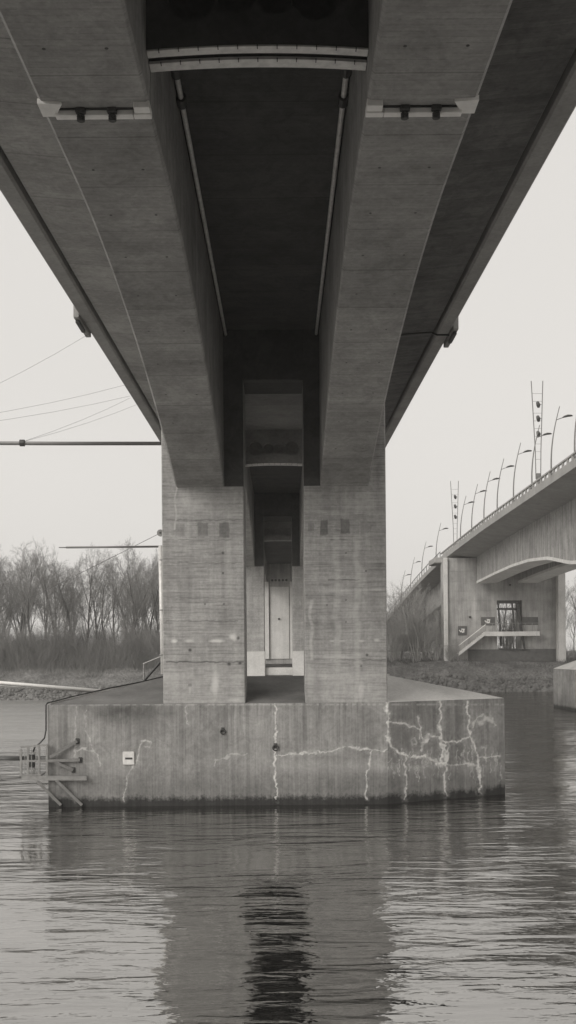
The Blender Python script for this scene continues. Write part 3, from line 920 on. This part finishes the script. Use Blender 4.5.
# ------------------------------------------------------------------ abutment of the main bridge
ab = thing('bridge_abutment', (XC, Y_END, 4), 'pale end wall on the far bank, framed by the far pier columns', 'abutment')
zt = soffit(Y_END)
MB().box((XC - 6.5, Y_END - .6, 2.0), (XC + 6.5, Y_END + 6, zt - .004)).build('wall', M['abut'], ab)
MB().bbox((XC - 1.35, Y_END - .75, 4.6), (XC + 1.35, Y_END - .603, zt - 3.2), .02).build('panel', M['abut_light'], ab)
for s in (-1, 1):
    MB().bbox((XC + s * 1.75 - .28, Y_END - 1.1, 4.6), (XC + s * 1.75 + .28, Y_END - .603, zt - 2.52), .03).build('pilaster', M['abut_light'], ab)
q = at(279, 619, Y_END - .8)
MB().tube([(q.x, q.y - .1, q.z), (q.x, q.y + .06, q.z)], .16, 12).build('drain_hole', M['dsteel'], ab)
for k in range(5):
    MB().tube([(XC - 1.0 + k * .5, Y_END - .64, zt - 2.3), (XC - 1.0 + k * .5, Y_END - .598, zt - 2.3)], .17, 14).build('vent', M['dsteel'], ab)

# ------------------------------------------------------------------ the road bridge on the right
XE = 24.2
def edge_top(Y):     # top of the kerb beam
    return float(np.interp(Y, [40, 82, 120, 150, 165, 180, 200, 225, 300], [22.0, 21.3, 20.75, 19.9, 19.0, 17.9, 16.1, 13.8, 7.0]))
rb = thing('road_bridge', (31, 93, 0), 'curving concrete road bridge with street lamps, standing to the right', 'bridge')
Ys = list(np.arange(40, 262, 3.0))
WB = [(40, 15.6), (60, 15.5), (80, 14.6), (93, 13.6), (96, 13.8), (104, 15.0), (112, 15.5), (120, 15.6), (130, 15.45), (143, 15.1)]
def web_bot(Y): return float(np.interp(Y, [a for a, _ in WB], [b for _, b in WB]))
MB().loft([[(XE, Y, edge_top(Y)), (XE, Y, edge_top(Y) - .75), (XE + .35, Y, edge_top(Y) - .80), (XE + 3.6, Y, edge_top(Y) - 1.25), (XE + 12.5, Y, edge_top(Y) - 1.25), (XE + 15.7, Y, edge_top(Y) - .8), (XE + 16, Y, edge_top(Y) - .75), (XE + 16, Y, edge_top(Y))] for Y in Ys]).build('deck', M['edge'], rb)
YsG = list(np.arange(40, 143.1, 1.5))
for xa in (XE + 3.6, XE + 9.5):
    MB().loft([[(xa, Y, edge_top(Y) - 1.22), (xa, Y, web_bot(Y)), (xa + 2.6, Y, web_bot(Y)), (xa + 2.6, Y, edge_top(Y) - 1.22)] for Y in YsG]).build('girder', M['rgird'], rb)
    MB().loft([[(xa - .12, Y, web_bot(Y) + .28), (xa - .12, Y, web_bot(Y) - .05), (xa + 2.7, Y, web_bot(Y) - .05), (xa + 2.7, Y, web_bot(Y) - .003), (xa - .004, Y, web_bot(Y) - .003), (xa - .004, Y, web_bot(Y) + .28)] for Y in YsG]).build('girder_flange', M['abut_light'], rb)
Yv = list(np.arange(147.2, 262, 3.0))
MB().loft([[(XE + 3.0, Y, edge_top(Y) - 1.2), (XE + 3.0, Y, max(edge_top(Y) - 5.2, 1.0)), (XE + 12.6, Y, max(edge_top(Y) - 5.2, 1.0)), (XE + 12.6, Y, edge_top(Y) - 1.2)] for Y in Yv]).build('ramp_girder', M['rgird'], rb)
for yy in (172, 196):
    MB().bbox((XE + 4.5, yy, 2), (XE + 7, yy + 1.4, edge_top(yy) - 5.1), .1).build('ramp_column', M['rgird'], rb)
# parapet: posts and rail
for Y in np.arange(60, 151, 1.45):
    MB().box((XE + .04, Y - .14, edge_top(Y) - .003), (XE + .20, Y + .14, edge_top(Y) + .42)).build('parapet_post', M['edge'], rb)
MB().loft([[(XE + .01, Y, edge_top(Y) + .42), (XE + .24, Y, edge_top(Y) + .42), (XE + .24, Y, edge_top(Y) + .56), (XE + .01, Y, edge_top(Y) + .56)] for Y in np.arange(58, 153, 2.0)]).build('parapet_rail', M['edge'], rb)
for Y in np.arange(153, 250, 2.9):
    MB().box((XE + .06, Y - .06, edge_top(Y) - .003), (XE + .16, Y + .06, edge_top(Y) + .9)).build('railing_post', M['mast'], rb)
MB().loft([[(XE + .06, Y, edge_top(Y) + .9), (XE + .16, Y, edge_top(Y) + .9), (XE + .16, Y, edge_top(Y) + 1.0), (XE + .06, Y, edge_top(Y) + 1.0)] for Y in np.arange(153, 250, 3.0)]).build('railing_rail', M['mast'], rb)
# its river pier
rp = thing('bridge_pier', (31, 93, 0), 'concrete pier base with sloping top at the right edge of the river', 'bridge pier')
bl = [(26.3, 90), (39, 90), (39, 97), (26.3, 97)]
zE = 3.75
mb = MB()
for k in range(4):
    A, B = bl[k], bl[(k + 1) % 4]
    mb.add([(A[0], A[1], -.8), (B[0], B[1], -.8), (B[0], B[1], zE), (A[0], A[1], zE)], [(0, 1, 2, 3)])
mb.build('base', M['base'], rp)
mb = MB(); mb.add([(p_[0], p_[1], zE) for p_ in bl] + [(29.6, 93.5, 5.3), (36, 93.5, 5.3)], [(0, 1, 5, 4), (1, 2, 5), (2, 3, 4, 5), (3, 0, 4)]); mb.build('sloping_top', M['base_top'], rp)
for xa in (XE + 3.7, XE + 9.6):
    MB().bbox((xa + 1.2, 92.4, 4.0), (xa + 3.2, 94.6, web_bot(95) - .1), .05).build('column', M['column'], rp)

# abutment block with facing panels and an opening through it
YA = 143.0
ra = thing('bridge_abutment', (31, YA, 4), 'panelled end block of the road bridge with a framed opening, stairs and balcony', 'abutment')
ax0, ax1, az0 = 23.3, 39.4, 3.0
ox0, ox1 = at(497, 625, YA).x, at(522, 625, YA).x
oz1, oz0 = at(510, 600.5, YA).z, at(510, 649, YA).z
atop = edge_top(YA) - 1.28
MB().box((ax0 + .1, YA + .12, az0), (ox0, YA + 4, atop)).build('wall', M['abut'], ra)
MB().box((ox1, YA + .12, az0), (ax1 - .1, YA + 4, atop)).build('wall', M['abut'], ra)
MB().box((ox0 + .002, YA + .12, oz1), (ox1 - .002, YA + 4, atop - .01)).build('wall', M['abut'], ra)
MB().box((ox0 + .002, YA + .12, az0), (ox1 - .002, YA + 4, oz0)).build('wall', M['abut'], ra)
nlow = 1; cz = [az0, oz0]
k = 5
cz += [oz0 + (oz1 - oz0) * j / k for j in range(1, k + 1)]
z = oz1
while z + 1.4 < atop:
    z += 1.40; cz.append(z)
cz.append(atop)
for r_, (za, zb_) in enumerate(zip(cz[:-1], cz[1:])):
    inside = za >= oz0 - .01 and zb_ <= oz1 + .01
    spans = [(ax0, ox0), (ox1, ax1)] if inside else [(ax0, ax1)]
    for (xa, xb) in spans:
        nP = max(1, round((xb - xa) / 2.7))
        offs = (.5 if r_ % 2 else 0) / nP
        cuts = [0] + [min(1, (j + (.5 if r_ % 2 else 0)) / nP) for j in range(0 if r_ % 2 else 1, nP)] + [1]
        for c0, c1 in zip(cuts[:-1], cuts[1:]):
            MB().bbox((xa + (xb - xa) * c0 + .005, YA - random.random() * .012, za + .007), (xa + (xb - xa) * c1 - .005, YA + .119, zb_ - .007), .008).build('panel', M['abut'], ra)
MB().bbox((ax0 - .15, YA - .35, az0), (ax0 + .45, YA - .02, atop), .04).build('pilaster', M['abut_light'], ra)
MB().bbox((ax1 - .2, YA - 1.3, az0), (ax1 + .85, YA - .1, atop - 1.5), .05).build('pilaster', M['abut_light'], ra)
MB().bbox((26.6, YA - .06, az0), (ax1 - .25, YA - .014, oz0 - .03), .01).build('dark_plinth', M['dplinth'], ra)
# parapet end block
MB().bbox((ax0 - .9, YA + 3, atop - .4), (XE + .9, YA + 9, edge_top(YA + 5) - .76), .05).build('bearing_shelf', M['edge'], ra)
# frame in the opening
fr = MB()
def A_(px, py, dy=-.1): return at(px, py, YA + dy)
for (q0, q1, wd) in (((498, 602), (501.5, 646), .55), ((497, 602), (520, 602), .45), ((497, 609), (519, 609), .30), ((516.5, 602), (524.5, 650), 1.0), ((512, 603), (515, 634), .36), ((499, 649), (525, 650), .25)):
    fr.bar(A_(*q0), A_(*q1), .16, wd)
fr.build('opening_frame', M['dsteel'], ra)
a = A_(483, 632); b_ = A_(537, 636)
MB().bbox((a.x, YA - 1.7, b_.z), (b_.x, YA - .02, a.z), .03).build('balcony', M['abut_light'], ra)
for x in np.linspace(a.x + .1, b_.x - .1, 9):
    MB().bar((x, YA - 1.6, a.z), (x, YA - 1.6, a.z + 1.15), .06, .06).build('balcony_post', M['steel'], ra)
MB().bar((a.x, YA - 1.6, a.z + 1.18), (b_.x, YA - 1.6, a.z + 1.18), .07, .07).build('balcony_rail', M['steel'], ra)
s0 = A_(458, 654, -1.0); s1 = A_(485, 633, -1.0)
MB().prism([(s0.x, YA - 1.6, s0.z - .25), (s1.x, YA - 1.6, s1.z - .25), (s1.x, YA - 1.6, s1.z + .25), (s0.x, YA - 1.6, s0.z + .25)], (0, .18, 0)).build('stair_stringer', M['abut_light'], ra)
nst = 15
for k in range(nst):
    t = (k + .5) / nst
    xx = s0.x + (s1.x - s0.x) * t; zz = s0.z + (s1.z - s0.z) * t
    MB().box((xx - .14, YA - 1.40, zz - .09), (xx + .14, YA - .05, zz + .08)).build('step', M['abut_light'], ra)
MB().bar((s0.x, YA - 1.55, s0.z + 1.2), (s1.x, YA - 1.55, s1.z + 1.2), .09, .09).build('stair_rail', M['white'], ra)
for k in range(6):
    t = k / 5
    xx = s0.x + (s1.x - s0.x) * t; zz = s0.z + (s1.z - s0.z) * t
    MB().bar((xx, YA - 1.55, zz), (xx, YA - 1.55, zz + 1.2), .05, .05).build('stair_post', M['steel'], ra)
MB().bar((s0.x - 2.6, YA - 1.55, s0.z + 1.15), (s0.x, YA - 1.55, s0.z + 1.2), .08, .08).build('stair_rail', M['steel'], ra)
for (x0, y0, x1, y1) in ((458, 626, 467, 635.5), (481, 617, 495, 625.5), (522.5, 617, 538, 625)):
    a = A_(x0, y1, -.03); b_ = A_(x1, y0, -.03)
    mp_ = MB().bbox((a.x, YA - .05, a.z), (b_.x, YA - .016, b_.z), .01).build('painted_panel', M['dplinth'], ra)
    if x0 < 520:
        cx_, cz_ = (a.x + b_.x) / 2, (a.z + b_.z) / 2
        tg = MB()
        for k in range(7):
            th = k * .9; rr = .32 if k % 2 else .16
            tg.tube([(cx_ + math.cos(th) * rr * 1.6, YA - .06, cz_ + math.sin(th) * rr * .8), (cx_ + math.cos(th + 1.2) * rr, YA - .06, cz_ + math.sin(th + 1.2) * rr * .9)], .07, 6)
        tg.build('scribble', M['white'], mp_)
for (x, y) in ((470, 617), (510, 585)):
    q = A_(x, y, -.1)
    MB().bbox((q.x - .15, q.y - .12, q.z - .1), (q.x + .15, q.y + .08, q.z + .12), .03).build('wall_lamp', M['dsteel'], ra)

# street lamps
lamp_px = [569, 546, 527, 509, 493, 480, 468, 457, 433, 419, 408, 399]
names = ['street lamp at the right edge of the picture, nearest on the road bridge', 'second street lamp from the right on the road bridge parapet', 'street lamp overlapping the near light mast on the road bridge',
         'fourth street lamp from the right, just left of the near light mast', 'fifth street lamp from the right on the road bridge', 'sixth street lamp from the right on the road bridge', 'seventh street lamp from the right on the road bridge, just right of the far mast',
         'street lamp close beside the far light mast on the road bridge', 'first street lamp beyond the parapet end, on the descending ramp', 'second small street lamp on the descending ramp beyond the abutment', 'third small street lamp on the ramp, behind the bare bushes', 'farthest small street lamp on the ramp, beside the right column']


def make_lamp(loc):
    t = thing('street_lamp', loc, '', 'street lamp', 'street lamps along the road bridge')
    x, y, z = loc
    H = 6.6
    pts = [(x + .72 * (k / 10) ** 2.0 + .03 * math.sin(k), y, z - .2 + (H + .2) * k / 10) for k in range(11)]
    pts = [(x + .10 * math.sin(math.pi * k / 10) * -2.2 + .75 * (k / 10) ** 1.5, y, z - .2 + (H + .2) * k / 10) for k in range(11)]
    MB().tube(pts, [.085 - .005 * k for k in range(11)], 8).build('mast', M['mast'], t, True)
    ax, az_ = pts[8][0] + .04, pts[8][2] + .25
    MB().tube([(ax - .05, y, az_ - .15), (ax + .35, y, az_), (ax + .75, y, az_ + .12)], .035, 6).build('arm', M['mast'], t)
    hd = MB(); rings = []
    for (u, wv, hv) in ((0, .04, .03), (.15, .16, .09), (.5, .20, .11), (.85, .15, .08), (1.0, .04, .03)):
        cx_, cz_ = ax + .55 + u * .95, az_ + .10 + .16 * math.sin(u * 2.2)
        rings.append([(cx_, y + wv * math.cos(2 * math.pi * j / 10), cz_ + hv * math.sin(2 * math.pi * j / 10)) for j in range(10)])
    hd.loft(rings).build('lamp_head', M['dsteel'], t, True)
    MB().bbox((x - .14, y - .14, z - .15), (x + .14, y + .14, z + .5), .02).build('base', M['mast'], t)
    return t


lamp0 = None
for px, lb in zip(lamp_px, names):
    Y = XE / ((px - VX) / F) * .995
    loc = Vector((XE + .55, Y, edge_top(Y)))
    if lamp0 is None:
        l = lamp0 = make_lamp(loc)
    else:
        l = copy_tree(lamp0); l.location = loc
    l['label'] = lb

# light masts
def make_mast(px, ytop, Y, label):
    b0 = at(px, 0, Y); zb_ = edge_top(Y); ztop_ = at(px, ytop, Y).z
    t = thing('light_mast', (b0.x, Y, zb_), label, 'light mast', 'masts on the road bridge')
    x = b0.x; H = ztop_ - zb_
    MB().bbox((x - .24, Y - .15, zb_ - .2), (x + .24, Y + .15, zb_ + H * .34), .03).build('foot_panel', M['mast'], t)
    for s in (-1, 1):
        MB().tube([(x + s * .28, Y, zb_ + H * .3), (x + s * .33, Y, zb_ + H * .5), (x + s * (.62 if s > 0 else .75), Y, ztop_)], .055, 6).build('pole', M['mast'], t)
    for k in range(9):
        u = .44 + .055 * k + (.03 if k > 6 else 0); hw = .33 + .35 * max(0, (u - .5) / .5)
        MB().bar((x - hw, Y, zb_ + H * u), (x + hw, Y, zb_ + H * u), .03, .03).build('rung', M['mast'], t)
    for k, u in enumerate((.62, .73, .83)):
        zc_ = zb_ + H * u
        hd = MB().tube([(x - .12, Y - .3, zc_ + .25), (x + .05, Y - .1, zc_ - .02), (x + .12, Y + .1, zc_ - .28)], [.16, .25, .15], 12).build('floodlight', M['dsteel'], t, True)
        MB().bar((x, Y, zc_), (x + .45, Y, zc_), .05, .05).build('bracket', M['mast'], hd)
    return t


make_mast(534.5, 381, 118, 'taller-looking near mast of two splayed poles with three lamps between')
make_mast(451, 481, 172, 'small far mast of two splayed poles with lamps, left of the street lamps')

# ------------------------------------------------------------------ trees
class Tubes:
    def __init__(s): s.v = []; s.f = []; s.n = 0
    def add(s, pts, rs, k):
        pts = np.asarray(pts); m = len(pts)
        d = np.gradient(pts, axis=0); d /= np.linalg.norm(d, axis=1)[:, None] + 1e-9
        ref = np.array([.37, .91, .11]) if abs(d[0, 2]) > .8 else np.array([0, 0, 1.])
        u = np.cross(d, ref); u /= np.linalg.norm(u, axis=1)[:, None] + 1e-9
        w_ = np.cross(d, u)
        a = np.arange(k) * 2 * math.pi / k
        ring = pts[:, None] + (u[:, None] * np.cos(a)[None, :, None] + w_[:, None] * np.sin(a)[None, :, None]) * np.asarray(rs)[:, None, None]
        s.v.append(ring.reshape(-1, 3))
        i = np.arange(m - 1)[:, None] * k; j = np.arange(k)[None]
        q = np.stack([i + j, i + (j + 1) % k, i + k + (j + 1) % k, i + k + j], -1).reshape(-1, 4) + s.n
        s.f.append(q); s.n += m * k


def grow(T, rg, p, d, L_, r, lvl, mx, spec):
    n = spec['seg'][min(lvl, len(spec['seg']) - 1)]
    pts = [p]; dd = d.copy()
    for k in range(n):
        dd = dd + rg.normal(0, spec['wob'], 3) + np.array([0, 0, spec['up']]) * (1 if lvl else .3)
        dd /= np.linalg.norm(dd)
        pts.append(pts[-1] + dd * L_ / n)
    pts = np.array(pts)
    tip = .006 if lvl == mx else r * .35
    rs = np.linspace(r, tip, n + 1)
    T[0 if lvl < spec['trunk_lvl'] else 1].add(pts, rs, 6 if lvl == 0 else (4 if lvl == 1 else 3))
    if lvl >= mx: return
    nb = spec['nb'][lvl]
    t0 = spec['start'][lvl]
    for k in range(nb):
        t = t0 + (1 - t0) * ((k + rg.random()) / nb)
        i = min(int(t * n), n - 1); fr_ = t * n - i
        q = pts[i] * (1 - fr_) + pts[i + 1] * fr_
        ax = pts[i + 1] - pts[i]; ax /= np.linalg.norm(ax)
        o_ = rg.normal(0, 1, 3); o_ -= ax * o_.dot(ax); o_ /= np.linalg.norm(o_)
        a = R(spec['ang'][lvl]) * (.7 + .6 * rg.random())
        nd = ax * math.cos(a) + o_ * math.sin(a)
        ll = L_ * spec['len'][lvl] * (1.15 - .55 * t) * (.75 + .5 * rg.random())
        rr = max((r + (tip - r) * t) * .55, .010)
        grow(T, rg, q, nd, ll, rr, lvl + 1, mx, spec)


TREE = dict(seg=[9, 5, 4, 3, 2], wob=.07, up=.035, trunk_lvl=1, nb=[13, 7, 6, 5], start=[.27, .25, .2, .2], ang=[27, 31, 35, 38], len=[.48, .50, .50, .50])
BUSH = dict(seg=[5, 4, 3, 2], wob=.10, up=.04, trunk_lvl=1, nb=[9, 6, 5], start=[.12, .15, .2], ang=[28, 34, 40], len=[.5, .5, .5])


def make_tree_mesh(seed, H, r):
    rg = np.random.default_rng(seed)
    T = [Tubes(), Tubes()]
    grow(T, rg, np.array([0, 0, -.4]), np.array([rg.normal(0, .03), rg.normal(0, .03), 1.0]), H * .93, r, 0, 4, TREE)
    return T


def make_bush_mesh(seed, H, stems):
    rg = np.random.default_rng(seed)
    T = [Tubes(), Tubes()]
    for k in range(stems):
        a = rg.random() * 6.28; s_ = .1 + .35 * rg.random()
        d = np.array([math.cos(a) * s_, math.sin(a) * s_, 1.0]); d /= np.linalg.norm(d)
        grow(T, rg, np.array([math.cos(a) * .3 * rg.random(), math.sin(a) * .3 * rg.random(), -.2]), d, H * (.6 + .4 * rg.random()), .06 + .03 * rg.random(), 0, 3, BUSH)
    return T


def tubes_obj(name, T, m_, parent):
    return raw(name, np.concatenate(T.v) + np.array(parent_loc(parent)), np.concatenate(T.f), m_, parent)


def gz_at(x, y): return float(ground_z(np.array([float(x)]), np.array([float(y)]))[0])


protos = []
TH = {}
for k in range(6):
    t = thing('bare_tree', (-30 + k * 3, 140, 3), 'x', 'tree')
    T = make_tree_mesh(100 + k, 18.5 + 1.2 * (k % 3), .23 + .04 * (k % 3))
    tubes_obj('trunk', T[0], M['bark'], t)
    tubes_obj('crown', T[1], M['twig'], t)
    protos.append(t); TH[t.name] = float(np.percentile(np.concatenate(T[1].v)[:, 2], 99.7))
bprotos = []
for k in range(3):
    t = thing('bare_bush', (20 + k * 3, 130, 3), 'x', 'bush')
    T = make_bush_mesh(200 + k, 8.0, 8)
    tubes_obj('stems', T[0], M['twig_pale'], t)
    tubes_obj('twigs', T[1], M['twig_pale'], t)
    bprotos.append(t)
used = set()


def place(pr, x, y, sc, rz, label, group):
    o = pr if pr.name not in used else copy_tree(pr)
    used.add(pr.name)
    o.location = (x, y, gz_at(x, y)); o.scale = (sc, sc, sc * random.uniform(.95, 1.06)); o.rotation_euler = (0, 0, rz)
    o['label'] = label; o['group'] = group
    return o


ords = ['first', 'second', 'third', 'fourth', 'fifth', 'sixth', 'seventh', 'eighth', 'ninth', 'tenth', 'eleventh', 'twelfth', 'thirteenth', 'fourteenth']
fx = [156, 147, 137, 126, 116, 105, 95, 84, 74, 62, 50, 38, 22, 8]
ft = [556, 553, 560, 556, 551, 556, 549, 548, 556, 545, 547, 541, 556, 562]
for k, (px, tp) in enumerate(zip(fx, ft)):
    Y = 139 + random.random() * 7
    x = (px - VX) / F * Y
    H = (VY - tp) / F * Y + CZ - gz_at(x, Y)
    place(protos[k % 6], x, Y, H / TH[protos[k % 6].name], random.random() * 6.28, 'tall bare tree on the wood edge, %s to the left of the left column' % ords[k], 'front trees of the wood')
for k in range(26):
    Y = 150 + random.random() * 40
    px = -40 + random.random() * 215
    x = (px - VX) / F * Y
    place(protos[(k * 5 + 1) % 6], x, Y, random.uniform(16.5, 20.0) / TH[protos[(k * 5 + 1) % 6].name], random.random() * 6.28, 'bare tree deep in the wood behind the front row', 'trees deep in the wood')
# wood continuing behind the bridges
for k in range(12):
    Y = 190 + random.random() * 40
    px = [392, 402, 414, 425, 436, 566, 574, 582, 505, 515, 590, 600][k]
    x = (px - VX) / F * Y
    lab = 'bare tree behind the ramp of the road bridge' if px < 450 else 'bare tree seen past the end block of the road bridge'
    place(protos[k % 6], x, Y, random.uniform(.55, .7), random.random() * 6.28, lab, 'trees behind the ramp' if px < 450 else 'trees past the end block')
bl_ = ['bare bush leaning out from behind the right column', 'large pale bare bush in the middle of the right bank', 'bare bush just left of the panelled end block', 'low bare bush at the foot of the stairs', 'small bare bush on the right bank close to the column', 'thin bare bush below the ramp lamps']
for (px, Y, tp, lb, k) in ((398, 147, 608, bl_[0], 0), (417, 146, 588, bl_[1], 1), (435, 146, 606, bl_[2], 2), (449, 142, 640, bl_[3], 0), (392, 144, 625, bl_[4], 1), (427, 151, 590, bl_[5], 2)):
    x = (px - VX) / F * Y
    H = (VY - tp) / F * Y + CZ - gz_at(x, Y)
    place(bprotos[k], x, Y, H / 8.0, random.random() * 6.28, lb, 'bushes on the right bank')

for (px, Y, tp, lb, k) in ((503, 153, 616, 'bare bush seen through the left half of the framed opening', 1), (514, 156, 612, 'bare bush seen through the right half of the framed opening', 2)):
    x = (px - VX) / F * Y
    place(bprotos[k], x, Y, ((VY - tp) / F * Y + CZ - gz_at(x, Y)) / 8.0, random.random() * 6.28, lb, 'bushes behind the opening')
wprotos = []
for k in range(3):
    t = thing('bare_bush', (-20 - k * 3, 133, 3), 'x', 'bush')
    T = make_bush_mesh(300 + k, 8.0, 11)
    tubes_obj('stems', T[0], M['brush'], t)
    tubes_obj('twigs', T[1], M['brush'], t)
    wprotos.append(t)
for k in range(34):
    Y = 133 + random.random() * 16
    px = -30 + 196 * (k + random.random()) / 34
    place(wprotos[k % 3], (px - VX) / F * Y, Y, random.uniform(.45, .95), random.random() * 6.28, 'grey bare bush at the foot of the wood on the left bank', 'bushes at the foot of the wood')

# undergrowth thicket below the wood: a mass of thin stems and twigs
def thicket(name, n, xr, yr, hr, seed, m_, label, lean=.25, r0=.02, cat='undergrowth'):
    rg = np.random.default_rng(seed)
    x = xr[0] + (xr[1] - xr[0]) * rg.random(n); y = yr[0] + (yr[1] - yr[0]) * rg.random(n)
    z = ground_z(x, y) - .1
    h = (hr[0] + (hr[1] - hr[0]) * rg.random(n) ** 1.7) * (.3 + 1.3 * fbm(x * .22, y * .22, seed))
    base = np.stack([x, y, z], 1)
    dx = rg.normal(0, lean, (n, 2))
    vs = []; fs = []
    pts = []
    for t in (0, .5, 1.0):
        pts.append(base + np.stack([dx[:, 0] * h * t ** 1.5, dx[:, 1] * h * t ** 1.5, h * t], 1))
    a = rg.random(n) * 6.28
    for k, t in enumerate((1, .75, .25)):
        for j in range(3):
            b_ = a + j * 2.094
            vs.append(pts[k] + np.stack([np.cos(b_), np.sin(b_), 0 * b_], 1) * r0 * t)
    V = np.stack(vs, 1).reshape(-1, 3)
    idx = np.arange(n)[:, None] * 9
    F_ = []
    for k in range(2):
        for j in range(3):
            F_.append(np.concatenate([idx + k * 3 + j, idx + k * 3 + (j + 1) % 3, idx + k * 3 + 3 + (j + 1) % 3, idx + k * 3 + 3 + j], 1))
    o = raw(name, V, np.concatenate(F_), m_)
    return tag(o, label, cat, kind='stuff')


thicket('undergrowth', 30000, (-62, -9), (130, 160), (.5, 5.5), 51, M['brush'], 'tangled grey undergrowth below the bare wood', .6, .018)
thicket('undergrowth', 2600, (14, 60), (143.5, 190), (.5, 3.5), 52, M['brush'], 'low tangled undergrowth on the right bank', .4, .022)
thicket('dry_grass', 9000, (-62, 4), (127.5, 132), (.2, .8), 53, M['reed'], 'pale dry grass along the top of the left bank', .35, .03, 'grass')
thicket('bank_weeds', 9000, (-62, 4), (121.6, 128), (.1, .5), 56, M['brush'], 'low dark weeds on the slope of the left bank', .6, .03, 'grass')
thicket('dry_grass', 14000, (4, 60), (135, 156), (.12, .6), 54, M['grass'], 'rough dry grass on the right bank', .5, .03, 'grass')
# stones at the waterline
rg = np.random.default_rng(9)
V = []; F_ = []
oct_v = np.array([(1, 0, 0), (-1, 0, 0), (0, 1, 0), (0, -1, 0), (0, 0, 1), (0, 0, -1)], float)
oct_f = np.array([(0, 2, 4), (2, 1, 4), (1, 3, 4), (3, 0, 4), (2, 0, 5), (1, 2, 5), (3, 1, 5), (0, 3, 5)])
for k in range(2600):
    x = -62 + 124 * rg.random(); y = float(shore(np.array([x]))[0]) + rg.random() ** 1.3 * 3.0 - .4
    s_ = .14 + .34 * rg.random() ** 2
    V.append(oct_v * (s_ * (.7 + .6 * rg.random((6, 1)))) + np.array([x, y, gz_at(x, y)])); F_.append(oct_f + 6 * k)
o = raw('riprap', np.concatenate(V), np.concatenate(F_), M['rock'])
tag(o, 'dark rough stones along the far waterline', 'stones', kind='stuff')

# ------------------------------------------------------------------ haze
hz, t, b = mat('haze_air')
t.nodes.remove(b)
pv = t.nodes.new('ShaderNodeVolumePrincipled')
pv.inputs['Color'].default_value = (.95, .94, .92, 1)
pv.inputs['Density'].default_value = 0.0005
pv.inputs['Anisotropy'].default_value = 0.1
t.links.new(pv.outputs[0], t.nodes['Material Output'].inputs['Volume'])
o = MB().box((-640, -640, -4.5), (640, 640, 44)).build('haze', hz)
tag(o, kind='stuff', label='thin pale winter haze over the river', cat='haze')
